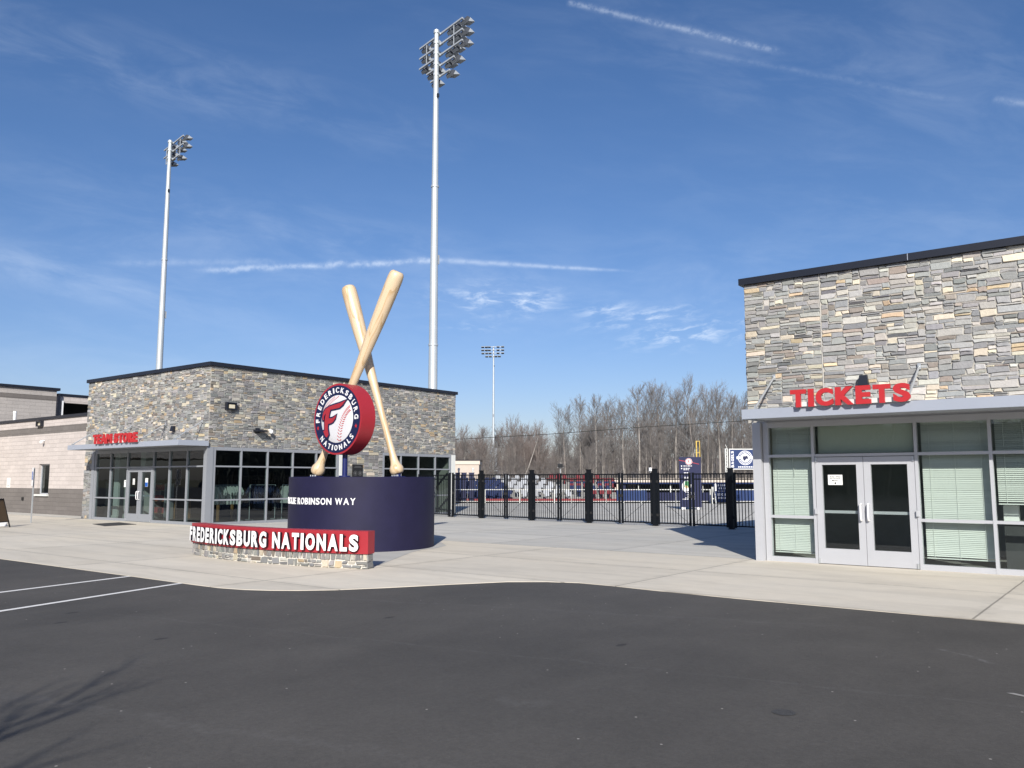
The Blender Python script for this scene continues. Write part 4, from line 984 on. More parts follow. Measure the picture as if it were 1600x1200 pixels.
for i0, i1 in ((0, 14), (14, 23)):
    q = MB()
    for ch, a, w in L[i0:i1]: letter(q, ch, CW, R(-13.8) * NR + a, .325, w, .315, .04, .09, .05, 0, 1)
    q.build('lettering', [M['white'], M['letdark']], nw)
q = MB()
for ch, a, w in L:
    for dz in (.37, .6): q.tube([CW(R(-13.8) * NR + a + w / 2, dz, .012), CW(R(-13.8) * NR + a + w / 2, dz, .05)], .012, 5)
q.build('stand_off', M['letdark'], nw)

# ================================================================== FENCE AND GATES
fa, fb = Vector((-25.27, 28.15, 0)), Vector((-11.45, 26.95, 0)); FT = (fb - fa).normalized(); FN = Vector((FT.y, -FT.x, 0))
GF = frame_at(fa, FT, FN)       # u along the fence from its left post, d towards the camera
def mk_gate(u0, u1, label, brace=1, latch='R', name='gate_leaf', cat='gate', group='black gate leaves'):
    t = thing(name, label, cat, GF((u0 + u1) / 2, 0, 0), group); f = MB(); H = 1.88
    for u in (u0, u1 - .065): f.mbox(GF, u, u + .065, .05, H + .03, -.03, .03)
    for z in (.085, 1.655, H - .045): f.mbox(GF, u0 + .065, u1 - .065, z, z + .045, -.02, .02)
    f.build('frame', M['black'], t)
    p = MB(); n = max(2, round((u1 - u0 - .1) / .112))
    for k in range(1, n):
        u = u0 + .05 + (u1 - u0 - .1) * k / n; p.mbox(GF, u - .0115, u + .0115, .1, H - .02, -.0095, .0095)
    p.build('pickets', M['black'], t)
    if brace:
        r = MB(); a, c = (u0 + .06, u1 - .06) if brace > 0 else (u1 - .06, u0 + .06)
        r.tube([GF(a, .14, .024), GF(c, 1.0, .024)], .006, 5); r.build('brace_rod', M['black'], t)
    if latch:
        l = MB(); u = u1 - .02 if latch == 'R' else u0 + .02
        l.mbox(GF, u - .04, u + .05, 1.02, 1.12, .026, .06); l.mbox(GF, u - .02, u + .02, .5, .56, .026, .05); l.build('latch', M['blackmatte'], t)
        h = MB(); u = u0 if latch == 'R' else u1
        for z in (.35, 1.55): h.mbox(GF, u - .05, u + .05, z, z + .09, -.03, .04)
        h.build('hinge', M['blackmatte'], t)
    return t
def mk_post(u, w, H, label, grp):
    t = thing('gate_post', label, 'post', GF(u, 0, 0), grp); m = MB(); m.mbox(GF, u - w / 2, u + w / 2, 0, H, -w / 2, w / 2); m.build('shaft', M['black'], t)
    c = MB(); c.mbox(GF, u - w / 2 - .012, u + w / 2 + .012, H, H + .025, -w / 2 - .012, w / 2 + .012); c.build('cap', M['black'], t)
    c = MB(); c.mbox(GF, u - w / 2 - .03, u + w / 2 + .03, .003, .02, -w / 2 - .03, w / 2 + .03); c.build('foot_plate', M['blackmatte'], t)
    return t
PU = [1.95, 4.86, 7.80, 10.80, 13.82]
names = ['leftmost wide black gate post, before the blue seats', 'second wide black gate post, before the white seats', 'middle wide black gate post, before the red seats', 'fourth wide black gate post, left of the navy menu board', 'rightmost wide black gate post, under the blue banner']
for u, l in zip(PU, names): mk_post(u, .14, 2.03, l, 'wide black gate posts')
mk_post(-.06, .07, 1.94, 'thin black fence post at the glazed end of the team store', 'thin fence posts'); mk_post(.13, .06, 1.94, 'thin black latch post beside the store end fence post', 'thin fence posts')
mk_gate(.18, 1.82, 'single gate leaf nearest the team store end', 0, 'L')
pl = ['between the first and second wide posts', 'between the second and middle wide posts', 'between the middle and fourth wide posts', 'between the fourth and rightmost wide posts']
for k in range(4):
    a, b_ = PU[k] + .12, PU[k + 1] - .12; c = (a + b_) / 2
    mk_gate(a, c - .035, 'left gate leaf ' + pl[k], -1, 'R'); mk_gate(c + .035, b_, 'right gate leaf ' + pl[k], 1, 'L')
mk_gate(13.94, 15.3, 'gate leaf just left of the ticket office corner post', 1, 'R'); mk_gate(15.36, 16.72, 'gate leaf hidden mostly behind the ticket office corner', 1, 'L')
mk_post(16.84, .14, 2.07, 'wide black gate post beside the ticket office side wall', 'wide black gate posts')
mk_gate(-2.2, -.1, 'fixed fence panel between the team store glass and the first post', 0, None, 'fence_panel', 'fence', 'black fence panels'); mk_gate(16.95, 18.3, 'fixed fence panel against the ticket office side wall', 0, None, 'fence_panel', 'fence', 'black fence panels')

# ================================================================== BALLPARK BEYOND THE GATES
def V(lat, dep, z=0): return RT * lat + FH * dep + Vector((0, 0, z))      # along / away from the gates' outlook
VF = lambda dep: frame_at(FH * dep, RT, -FH)
# menu board
mb0 = Vector((-20.85, 43.3, 0)); MF = frame_at(mb0, RT * .97 - FH * .22, -FH - RT * .22)
t = thing('menu_board', 'tall navy information board with emblem and green map behind the gates', 'notice board', tuple(mb0))
m = MB(); m.mbox(MF, -.60, .60, .12, 2.92, -.04, .04); m.build('panel', M['navyflat'], t)
m = MB(); m.mbox(MF, -.5, -.3, 0, .12, -.12, .12); m.mbox(MF, .3, .5, 0, .12, -.12, .12); m.build('foot', M['white'], t)
m = MB()
def mdisc(mb, u, v, r0, d, n=20, F=MF): mb.poly([F(u + r0 * math.cos(k * 6.2832 / n), v + r0 * math.sin(k * 6.2832 / n), d) for k in range(n)])
mdisc(m, -.06, 2.66, .19, .046)
for z, u0, u1 in ((2.40, -.36, .13), (2.27, -.36, -.02), (2.19, -.36, -.04), (2.02, -.34, .02), (1.95, -.34, .02), (1.77, -.33, .02), (1.70, -.33, -.05), (.92, -.28, .04), (.85, -.12, .04), (.79, -.24, .04), (.69, -.16, .04), (.62, -.3, .04), (.55, -.44, .04)):
    u = u0; rg = random.Random(int(z * 100))
    while u < u1: w = rg.uniform(.05, .13); m.poly([MF(u, z, .0415), MF(min(u + w, u1), z, .0415), MF(min(u + w, u1), z + .035, .0415), MF(u, z + .035, .0415)]); u += w + .03
for z in (.92, .85, .79, .69, .62, .55): m.poly([MF(.14, z, .0415), MF(.22, z, .0415), MF(.22, z + .035, .0415), MF(.14, z + .035, .0415)])
for z in (2.40, 2.26): mdisc(m, -.46, z + .015, .035, .0415, 12)
m.prism([(-.46, 1.25), (-.42, 1.05), (-.3, .99), (-.1, 1.02), (.02, 1.12), (.05, 1.35), (.0, 1.52), (-.15, 1.6), (-.32, 1.56), (-.44, 1.42)], MF, .041, .0425); m.build('print', M['white'], t)
m = MB(); m.prism([(-.34, 1.25), (-.3, 1.56), (-.15, 1.58), (-.01, 1.5), (.03, 1.36), (.0, 1.24), (-.16, 1.2)], MF, .043, .0440); m.build('map_field', M['green'], t)
m = MB(); m.prism([(-.3, 1.2), (-.28, 1.33), (-.2, 1.34), (-.12, 1.24), (-.18, 1.15)], MF, .0445, .0455); m.build('map_diamond', M['tan'], t)
m = MB()
for a, c in (((-.6, 2.76), (-.25, 2.69)), ((.13, 2.62), (.5, 2.53))): m.prism([(a[0], a[1]), (a[0], a[1] - .03), (c[0], c[1] - .03), (c[0], c[1])], MF, .041, .042)
for k in range(28):
    a0, a1 = k * 6.2832 / 28, (k + 1) * 6.2832 / 28; m.poly([MF(-.06 + r_ * math.cos(a), 2.66 + r_ * math.sin(a), .0475) for r_, a in ((.175, a0), (.175, a1), (.14, a1), (.14, a0))])
letter(m, 'F', MF, -.11, 2.58, .10, .16, .0472, .0476, .03); m.build('emblem_print', M['redlet'], t)

# railing along the concourse edge
DR_ = 59.6; RF = VF(DR_)
t = thing('railing', 'white topped metal railing along the far concourse edge', 'railing', V(6, DR_)); m = MB()
m.mbox(RF, -5.6, 19, .92, .97, -.025, .025); m.mbox(RF, -5.6, 19, .10, .14, -.02, .02); m.build('rails', M['plaster'], t)
m = MB()
for k in range(21): u = -5.6 + k * 1.23; m.mbox(RF, u - .025, u + .025, 0, .92, -.02, .02)
m.build('posts', M['plaster'], t)
m = MB(); m.mbox(RF, -5.6, 19, -.3, .095, -.45, -.1); m.build('kerb', M['black'], t)
def screen(u0, u1, z0, z1, lab):
    q = MB(); n = int((u1 - u0) / .12); pts = [(u0 + (u1 - u0) * k / n, .03 + .022 * math.sin(k * 1.9) + .012 * math.sin(k * .7)) for k in range(n + 1)]
    for (a, d0), (c, d1) in zip(pts, pts[1:]): q.poly([RF(a, z0, d0), RF(c, z0, d1), RF(c, z1, d1), RF(a, z1, d0)]); q.poly([RF(a, z0, d0 + .004), RF(c, z0, d1 + .004), RF(c, z1, d1 + .004), RF(a, z1, d0 + .004)])
    tag(q.build('windscreen', M['fabric'], loc=RF((u0 + u1) / 2, z0, 0)), lab, 'fabric screen')
screen(7.4, 9.55, .15, .90, 'navy fabric screen on the railing left of the menu board'); screen(15.4, 18.6, .16, .90, 'navy fabric screen on the railing under the blue banner')
q = MB(); q.mbox(VF(61.5), -6, 8.9, -.1, .26, -.15, .15); tag(q.build('padded_wall', M['padred'], loc=VF(61.5)(2, 0, 0)), 'red padded wall along the foot of the seating', 'padded wall')
q = MB(); q.mbox(VF(78), 3.2, 12.6, 1.66, 1.78, -.06, .06); tag(q.build('red_rail', M['padred'], loc=VF(78)(8, 1.7, 0)), 'long red rail along the top of the far seating', 'rail')
# seating stands
def stand(name, lab, u0, u1, d0, rows, z0, rise, run, shear=0., m='seatgrey'):
    q = MB(); G = lambda u, v, d: tuple(V(u, d, v))
    for r in range(rows): q.mbox(lambda u, v, d: tuple(V(u - shear * r, d, v)), u0, u1, -1.2, z0 + r * rise, d0 + r * run, d0 + (r + 1) * run)
    return tag(q.build(name, M[m], loc=V((u0 + u1) / 2, d0)), lab, 'stand')
def seat_mesh(m):
    q = MB(); X = lambda u, v, d: (u, d, v)
    q.mbox(X, -.17, .17, .40, .44, -.20, .20)
    pts = [(.19, .42), (.215, .55), (.235, .66), (.25, .74)]
    for (a, z), (b_, z2) in zip(pts, pts[1:]): q.hexa([(-.17, a, z), (.17, a, z), (.17, a + .03, z), (-.17, a + .03, z), (-.17, b_, z2), (.17, b_, z2), (.17, b_ + .03, z2), (-.17, b_ + .03, z2)])
    q.box(-.03, .03, -.03, .16, 0, .40)
    o = q.build('stadium_seat', M[m]); return o
def seats(m, lab, u0, u1, d0, rows, z0, rise, run, shear=0., pitch=.60, skip=lambda r, k: False):
    proto = seat_mesh(m); first = True; rz = math.atan2(RT.y, RT.x)
    for r in range(rows):
        n = int((u1 - u0) / pitch)
        for k in range(n):
            if skip(r, k): continue
            p = V(u0 + (k + .5 + .5 * (r % 2)) * pitch - shear * r, d0 + (r + .5) * run, z0 + r * rise)
            o = proto if first else proto.copy()
            if not first: COL.objects.link(o)
            first = False; o.location = p; o.rotation_euler = (0, 0, rz); tag(o, lab, 'seat', lab)
ST = [('blue', -5.4, .35, 63.2, 9, .0, .135, 1.15, .16), ('white', .55, 5.6, 63.0, 10, .0, .15, 1.15, .27), ('red', 3.4, 8.3, 66.5, 9, .25, .17, 1.1, 0)]
stand('seating_stand', 'stepped navy stand under the blue seats beyond the gates', -5.4, .35, 63.2, 9, .0, .135, 1.15, .16, 'seatblue'); seats('seatblue', 'blue stadium seat in the block beyond the left gates', -5.4, .35, 63.2, 9, .0, .135, 1.15, .16)
stand('seating_stand', 'stepped concrete stand under the white seats beyond the gates', .75, 5.0, 63.0, 10, .0, .15, 1.15, .27); seats('seatwhite', 'white stadium seat in the block beyond the second wide post', .75, 5.0, 63.0, 10, .0, .15, 1.15, .27, .42, skip=lambda r, k: k % 2 == 1)
stand('seating_stand', 'stepped concrete stand under the red and navy seats', 5.1, 10.0, 66.5, 9, .1, .165, 1.1, .23); seats('seatred', 'red stadium seat in the block beyond the middle gates', 5.1, 10.0, 66.5, 9, .1, .165, 1.1, .23, skip=lambda r, k: r in (1, 2, 4, 6) or (r * 7 + k * 3) % 5 == 0)
seats('seatblue', 'blue stadium seat in the rows between the red seats', 5.1, 10.0, 66.5, 9, .1, .165, 1.1, .23, skip=lambda r, k: r not in (1, 2, 4) or (r * 5 + k * 3) % 4 == 0)
# dugout, parapet wall, stair wall and advertising panel
t = thing('dugout', 'long dark navy dugout beyond the railing behind the menu board', 'dugout', V(14, 68)); m = MB(); G = VF(68)
m.mbox(G, 8.6, 24, 1.30, 1.42, -3, .5); m.build('roof', M['seatblue'], t); m = MB(); m.mbox(G, 9.2, 24, -.5, 1.30, -3, -2.7); m.mbox(G, 9.0, 9.2, -.5, 1.3, -3, .3); m.mbox(G, 9.2, 24, -.5, .62, .1, .3); m.build('wall', M['navyflat'], t)
m = MB()
for k in range(6): u = 10.2 + k * 2.6; m.mbox(G, u - .05, u + .05, .62, 1.3, .12, .22)
m.build('post', M['plaster'], t)
q = MB(); q.mbox(VF(76), 9.2, 30, -.5, 1.78, -.2, .2); tag(q.build('parapet_wall', M['beigelt'], loc=V(15, 76)), 'pale parapet wall behind the dugout roof', 'wall')
q = MB(); q.mbox(VF(70), 9.6, 10.3, 0, 1.6, -.2, .2); tag(q.build('stair_wall', M['beigelt'], loc=V(9.9, 70)), 'pale stair wall between the red seats and the dugout', 'wall')
t = thing('advert_panel', 'navy advertising panel with white lettering standing by the railing', 'sign', V(14.7, 58)); AF = frame_at(V(14.5, 58), RT, -FH)
m = MB(); m.mbox(AF, -.62, .72, .10, 1.42, -.03, .0); m.build('panel', M['signblue'] if False else M['fabric'], t); m = MB(); m.mbox(AF, -.62, .72, 0, .1, -.2, .2); m.build('base', M['blackmatte'], t)
m = MB(); text_row(m, '150', AF, -.30, .55, .42, .17, .001, .004, .05); m.build('lettering', M['white'], t); m = MB(); m.prism([(-.5, 1.35), (-.42, 1.4), (-.34, 1.3), (-.34, .88), (-.5, .86), (-.52, 1.1)], AF, .001, .004)
for z, a, c, h in ((1.2, -.26, .6, .14), (1.0, -.2, .6, .12), (.85, -.26, .6, .03), (.55, .2, .6, .16), (.34, -.26, .55, .13)):
    u = a; rg = random.Random(int(z * 50))
    while u < c: w = rg.uniform(.06, .12); m.prism([(u, z), (u + w, z), (u + w * .85, z + h), (u + w * .1, z + h * .9)], AF, .001, .004); u += w + .05
m.build('lettering', M['white'], t)
t = thing('trash_bin', 'pale folding easel standing left of the navy advertising panel', 'easel', V(13.9, 57.5)); m = MB()
m.bar(V(13.7, 57.5, 0), V(13.75, 57.7, 1.15), .07); m.bar(V(13.98, 57.5, 0), V(13.85, 57.7, 1.15), .07); m.bar(V(13.72, 57.55, .35), V(13.95, 57.55, .35), .05); m.build('frame', M['plaster'], t); t.name = 'easel'
# banner on truss legs
BD = 54; BF = frame_at(V(14.9, BD), RT, -FH)
t = thing('banner_sign', 'blue framed banner with white apple emblem on tall pale legs', 'sign', V(14.9, BD))
m = MB(); m.mbox(BF, -.80, .82, 2.36, 3.58, -.03, .0); m.build('panel', M['fabric'], t)
m = MB()
for a in ((-.86, -.80, 2.30, 3.64), (.82, .88, 2.30, 3.64)): m.mbox(BF, *a, -.03, .02)
for a in ((-.80, .82, 2.30, 2.36), (-.80, .82, 3.58, 3.64)): m.mbox(BF, *a, -.03, .02)
m.build('border', M['plaster'], t)
for u in (-1.03, 1.05):
    m = MB(); m.mbox(BF, u - .09, u - .04, 0, 3.66, -.06, .0); m.mbox(BF, u + .04, u + .09, 0, 3.66, -.06, .0)
    for k in range(10): z = .2 + k * .37; m.bar(BF(u - .05, z, -.03), BF(u + .05, z + .18, -.03), .025); m.bar(BF(u + .05, z + .18, -.03), BF(u - .05, z + .37, -.03), .025)
    m.build('truss_leg', M['plaster'], t)
m = MB()
for k in range(40):
    a0, a1 = k * 6.2832 / 40, (k + 1) * 6.2832 / 40
    for r0, r1 in ((.43, .465), (.0, .29)): m.poly([BF(.18 + r_ * math.cos(a), 3.05 + r_ * math.sin(a), .001) for r_, a in ((r1, a0), (r1, a1), (r0, a1), (r0, a0))][:4 if r0 else 3])
for a0 in list(range(20, 160, 14)) + list(range(205, 340, 14)): m.poly([BF(.18 + r_ * math.cos(R(a)), 3.05 + r_ * math.sin(R(a)), .001) for r_, a in ((.33, a0), (.33, a0 + 8), (.40, a0 + 8), (.40, a0))])
for a in ((-.38, -.12), (.48, .74)): m.mbox(BF, a[0], a[1], 2.97, 3.14, .001, .006)
m.build('emblem', M['white'], t); m = MB(); text_row(m, 'BAGELS', frame_at(V(14.9, BD) + RT * -.56, (0, 0, 1), -FH) if False else (lambda u, v, d: BF(-.56 - v, 2.44 + u, d)), 0, -.0, 1.05, .17, .001, .003, .03)
for k in range(9): u = -.3 + k * .115; m.prism([(u, 2.43), (u + .08, 2.43), (u + .1, 2.50), (u + .03, 2.51)], BF, .001, .003)
m.build('lettering', M['white'], t)
m = MB(); m.prism([(.18 + x * .2, 3.02 + y * .2) for x, y in ((0, .62), (.35, .85), (.75, .7), (.95, .2), (.75, -.5), (.5, -.05), (.2, -.35), (-.1, -.75), (-.4, -.8), (-.75, -.2), (-.8, .35), (-.55, .75), (-.2, .75))], BF, .002, .005); m.prism([(.2, 3.16), (.225, 3.16), (.26, 3.26), (.235, 3.27)], BF, .002, .005); m.build('apple', M['navyflat'], t)
t = thing('foul_pole', 'yellow foul pole with mesh wing rising behind the menu board', 'foul pole', (-46.9, 99.5, 0)); m = MB()
a, c = Vector((-46.95, 99.5, 0)), Vector((-46.95, 99.5, 6.6)); m.tube([a, c], .07, 8); m.build('pole', M['yellow'], t); m = MB(); m.bar(a + RT * .42 + Vector((0, 0, 3)), c + RT * .42, .07)
for k in range(3): z = Vector((0, 0, 3.6 + k * 1.48)); m.bar(a + z, a + RT * .42 + z, .06)
m.build('wing_frame', M['yellow'], t)
# loudspeaker and camera poles, pillars, far beige building
for lat, dep, z, lab, mm in ((3.75, 65, 2.62, 'dark loudspeaker on a thin post behind the second gates', 'black'), (11.4, 69, 2.40, 'white camera on a thin post left of the menu board', 'white')):
    t = thing('loudspeaker' if mm == 'black' else 'camera_pole', lab, 'loudspeaker' if mm == 'black' else 'camera', V(lat, dep)); q = MB(); q.tube([V(lat, dep), V(lat, dep, z)], .035, 6); q.build('post', M['steel'], t)
    q = MB(); G = VF(dep); w = .2 if mm == 'black' else .11; q.hexa([G(lat - w, z, -.1), G(lat + w, z, -.1), G(lat + w * .9, z - .05, .2), G(lat - w * .9, z - .05, .2), G(lat - w, z + .24, -.1), G(lat + w, z + .24, -.1), G(lat + w * .9, z + .22, .2), G(lat - w * .9, z + .22, .2)]); q.build('cabinet', M[mm], t)
    q = MB(); q.mbox(G, lat - w - .03, lat + w + .03, z - .06, z - .03, -.05, .05); q.build('bracket', M['steel'], t)
for lat, lab in ((-4.75, 'navy pillar with a lamp on top, nearest the store end'), (-3.98, 'middle navy pillar with a lamp on top'), (-3.50, 'short navy pillar between the lamp topped pillars'), (-2.95, 'rightmost navy pillar with a lamp on top')):
    t = thing('entrance_pillar', lab, 'pillar', V(lat, 61), 'navy pillars beyond the store'); G = VF(61); q = MB(); q.mbox(G, lat - .18, lat + .18, 0, 2.12, -.18, .18); q.build('shaft', M['navyflat'], t); q = MB(); q.mbox(G, lat - .21, lat + .21, 2.12, 2.16, -.21, .21); q.build('cap', M['navyflat'], t)
    if 'short' not in lab: q = MB(); q.tube([V(lat + .1, 61, 2.16), V(lat + .1, 61, 2.3), V(lat + .1, 61, 2.42), V(lat + .1, 61, 2.5)], [.05, .07, .10, .04], 8); q.build('lamp', M['plaster'], t)
t = thing('service_building', 'small flat roofed beige building behind the blue seats', 'building', V(-5.5, 95)); G = VF(95)
q = MB(); q.mbox(G, -14, -3.75, -.5, 3.35, -6, 0); q.build('wall', M['beige'], t); q = MB(); q.mbox(G, -14.1, -3.65, 3.35, 3.78, -6.1, .1); q.build('cornice', M['beigelt'], t); q = MB(); q.mbox(G, -14.15, -3.6, 3.78, 3.88, -6.15, .15); q.build('coping', M['navy_metal'], t)
# overhead cable
pts = [Vector((-95, 57, 6.3)), Vector((-70.4, 77.9, 6.62)), Vector((-61.0, 85.4, 7.28)), Vector((-50.2, 92.2, 8.17)), Vector((-39.4, 97.3, 8.75)), Vector((-15, 108, 10.2)), Vector((5, 116, 11.5))]
q = MB(); q.tube(pts, .035, 5); tag(q.build('overhead_cable', M['wire'], loc=pts[0]), 'thin black cable crossing in front of the bare trees', 'cable')
q = MB(); q.tube([Vector((5, 116, -.1)), Vector((5, 116, 12))], .15, 8); tag(q.build('utility_pole', M['bark'], loc=(5, 116, 0)), 'wooden pole holding the far end of the cable', 'utility pole')

# ================================================================== FLOODLIGHT TOWERS
def floodlight(parent, c, nrm, ax):
    """box lamp with a long visor, hung below the cross arm and aimed down along nrm"""
    c, n, a = Vector(c), Vector(nrm), Vector(ax); up = Vector((0, 0, 1))
    dn = (n * .90 - up * .44).normalized(); tp = (n * .44 + up * .90).normalized()
    q = MB(); w = .27
    P = lambda x, y, z: c + a * x + (dn * y + tp * z) * .82
    q.hexa([P(-w * .9, -.06, -.17), P(w * .9, -.06, -.17), P(w, .14, -.22), P(-w, .14, -.22), P(-w * .9, -.06, .18), P(w * .9, -.06, .18), P(w, .14, .22), P(-w, .14, .22)])
    q.mi[0] = 1; o = q.build('floodlight', [M['lampshell'], M['lampbody']], parent)
    q = MB(); q.poly([P(-w * .94, .143, -.22), P(w * .94, .143, -.22), P(w * .94, .143, .20), P(-w * .94, .143, .20)]); q.build('lamp_glass', M['lampface'], o)
    q = MB()
    for x in (-w, w): q.hexa([P(x - .008, .14, -.1), P(x + .008, .14, -.1), P(x + .008, .14, .23), P(x - .008, .14, .23), P(x - .008, .16, -.1), P(x + .008, .16, -.1), P(x + .008, .52, .23), P(x - .008, .52, .23)])
    q.hexa([P(-w, .14, .215), P(w, .14, .215), P(w, .14, .235), P(-w, .14, .235), P(-w, .56, .215), P(w, .56, .215), P(w, .56, .235), P(-w, .56, .235)]); q.build('visor', M['lampbody'], o)
    q = MB(); q.bar(c - n * .16 + up * .04, c - n * .02 + up * .01, .06); q.build('yoke', M['lampbody'], o)
def tower(loc, ang, H, label, nrow=5):
    loc = Vector(loc); t = thing('floodlight_tower', label, 'floodlight', tuple(loc), 'stadium floodlight towers')
    ax = Vector((math.cos(ang), math.sin(ang), 0)); nr = Vector((-math.sin(ang), math.cos(ang), 0)); up = Vector((0, 0, 1))
    q = MB(); q.tube([loc, loc + up * H * .3, loc + up * H * .6, loc + up * (H - .05)], [.27, .235, .19, .125], 20); q.tube([loc + up * (H - .05), loc + up * (H + .06)], [.15, .15], 16); o = q.build('pole', M['pole'], t); round_shade(o)
    q = MB()
    for z in (H * .33, H * .66): q.tube([loc + up * z, loc + up * (z + .1)], .30 - z / H * .13, 16)
    round_shade(q.build('pole_joint', M['pole'], t))
    rows = [(2.12, (-1.85, -.95, .75, 1.35, 2.05)), (2.12, (-1.85, -.95, .75, 1.35, 2.05)), (2.12, (-1.85, -.95, .6, 1.25, 2.0)), (1.35, (-1.2, -.55, .55, 1.25)), (.95, (-.75, .7))][:nrow]
    if nrow == 3: rows = [(1.9, (-1.5, -.6, .7, 1.7)), (1.9, (-1.5, -.6, .7, 1.7)), (1.2, (-.9, .75))]
    for k, (hl, xs) in enumerate(rows):
        z = H - .06 - k * .62; b = loc + nr * .26 + up * z
        q = MB(); q.tube([loc + up * (z - .07), loc + up * (z + .07)], .165, 16); q.bar(loc + nr * .1 + up * z, b, .12); q.build('collar', M['pole'], t)
        q = MB(); q.bar(b - ax * hl, b + ax * hl, .085); ar = q.build('cross_arm', M['lampbody'], t)
        for x in xs: floodlight(t, b + ax * x + nr * .18 - up * .04, nr, ax)
    q = MB()
    for x in (-1.4, 1.3):
        q.bar(loc + nr * .26 + ax * x + up * (H - .06), loc + nr * .26 + ax * x + up * (H - .06 - 2 * .62), .04)
    q.build('tie_bar', M['lampbody'], t)
    q = MB(); q.box(loc.x + .12, loc.x + .24, loc.y - .1, loc.y + .02, H - 3.9, H - 3.7); q.build('junction_box', M['lampdark'], t)
    q = MB(); q.bar(loc + nr * .24 + up * (H * .5), loc + nr * .24 + up * (H * .5 + .5), .12); q.build('conduit_box', M['lampbody'], t)
    return t
tower((-30.12, 32.07, 0), math.atan2(-.99, 4.19), 26.45, 'tall floodlight tower at the centre behind the team store')
tower((-55.92, 31.14, 0), R(-10), 26.4, 'shorter looking floodlight tower rising behind the store at the left', 3)
tower((-100.7, 124.3, 0), math.atan2(.63, .77) + R(172), 27.3, 'distant small floodlight tower between the store and the wood', 4)
q = MB(); G = VF(160); lp = Vector((-100.7, 124.3, 0))
for dx in (-.45, .45): q.bar(lp + RT * dx - FH * .4 + Vector((0, 0, 3.6)), lp + RT * dx - FH * .4 + Vector((0, 0, 7.6)), .5, .3)
q.bar(lp + RT * -.9 - FH * .4 + Vector((0, 0, 3.3)), lp + RT * .9 - FH * .4 + Vector((0, 0, 3.3)), .2)
tag(q.build('equipment_cabinet', M['lampbody'], loc=lp), 'grey cabinets fixed low on the distant floodlight pole', 'cabinet')

# ================================================================== BARE TREES
def tubes_mesh(name, segs, n, m):
    a = np.array(segs, dtype=np.float64); p0, p1, r0, r1 = a[:, 0:3], a[:, 3:6], a[:, 6], a[:, 7]
    t = p1 - p0; t /= np.maximum(np.linalg.norm(t, axis=1, keepdims=True), 1e-9)
    ref = np.where(np.abs(t[:, 2:3]) > .9, np.array([[1., 0, 0]]), np.array([[0, 0, 1.]])); x = np.cross(t, ref); x /= np.linalg.norm(x, axis=1, keepdims=True); y = np.cross(t, x)
    K = len(a); an = np.arange(n) * 2 * math.pi / n; cs, sn = np.cos(an), np.sin(an)
    ring = x[:, None, :] * cs[None, :, None] + y[:, None, :] * sn[None, :, None]
    v = np.concatenate([p0[:, None, :] + ring * r0[:, None, None], p1[:, None, :] + ring * r1[:, None, None]], axis=1).reshape(-1, 3)
    q = np.arange(n); f = np.stack([q, (q + 1) % n, n + (q + 1) % n, n + q], axis=1)[None] + (np.arange(K) * 2 * n)[:, None, None]; f = f.reshape(-1, 4)
    me = bpy.data.meshes.new(name); me.vertices.add(len(v)); me.vertices.foreach_set('co', v.ravel())
    me.loops.add(f.size); me.loops.foreach_set('vertex_index', f.ravel()); me.polygons.add(len(f)); me.polygons.foreach_set('loop_start', np.arange(len(f)) * 4)
    me.polygons.foreach_set('use_smooth', np.ones(len(f), bool)); me.update(calc_edges=True); me.materials.append(m); return me
def grow_tree(seed, H, cb=.45, spread=1., r=.2, nl=22, depth=2, twr=.02, lean=.0, up=.55, fork=False):
    rng = random.Random(seed); trunk = []; br = []
    def limb(p, d, L, r0, dep, out):
        ns = 4 if dep >= 2 else (3 if dep == 1 else 2); pts = [p]; cur = p; dd = d
        for k in range(ns):
            dd = (dd + Vector((rng.uniform(-1, 1), rng.uniform(-1, 1), rng.uniform(-.4, 1) * up)) * .14).normalized()
            nx = cur + dd * (L / ns); a, b_ = r0 * (1 - k / ns * .75), r0 * (1 - (k + 1) / ns * .75); out.append((*cur, *nx, max(a, twr * .5), max(b_, twr * .45))); cur = nx; pts.append((nx, dd, b_))
        if dep > 0:
            for (q, e, rr) in pts[1:]:
                for _ in range(2 if dep > 1 else 3):
                    az = rng.uniform(0, 6.283); o = e.orthogonal().normalized(); w = e.cross(o); side = o * math.cos(az) + w * math.sin(az)
                    an = R(rng.uniform(20, 44)); c = (e * math.cos(an) + side * math.sin(an) + Vector((0, 0, .22))).normalized()
                    limb(q, c, L * rng.uniform(.36, .62), max(rr * .6, twr), dep - 1, out)
    cur = Vector((0, 0, -.4)); n = 9; d = Vector((lean, 0, 1)).normalized(); nodes = []
    for k in range(n):
        d = (d + Vector((rng.uniform(-.045, .045), rng.uniform(-.045, .045), .05))).normalized(); nx = cur + d * ((H + .4) * .93 / n)
        a, b_ = r * (1 - .88 * k / n), r * (1 - .88 * (k + 1) / n); trunk.append((*cur, *nx, a, b_)); nodes.append((cur, nx, b_)); cur = nx
    for k in range(nl):
        f = cb + (1 - cb) * ((k + rng.random() * .7) / nl) ** .85; x = min(f, .999) * n; i = int(x); p = nodes[i][0].lerp(nodes[i][1], x - i)
        az = k * 2.4 + rng.uniform(-.5, .5); an = R(rng.uniform(26, 50) * (1.05 - .45 * (f - cb) / (1 - cb)))
        dd = Vector((math.cos(az) * math.sin(an), math.sin(az) * math.sin(an), math.cos(an)))
        L = (H * .14 + H * .23 * (1 - (f - cb) / (1 - cb))) * spread * rng.uniform(.7, 1.15)
        limb(p, dd, L, max(.025, nodes[i][2] * .42), depth, br)
    return trunk, br
TREES = []
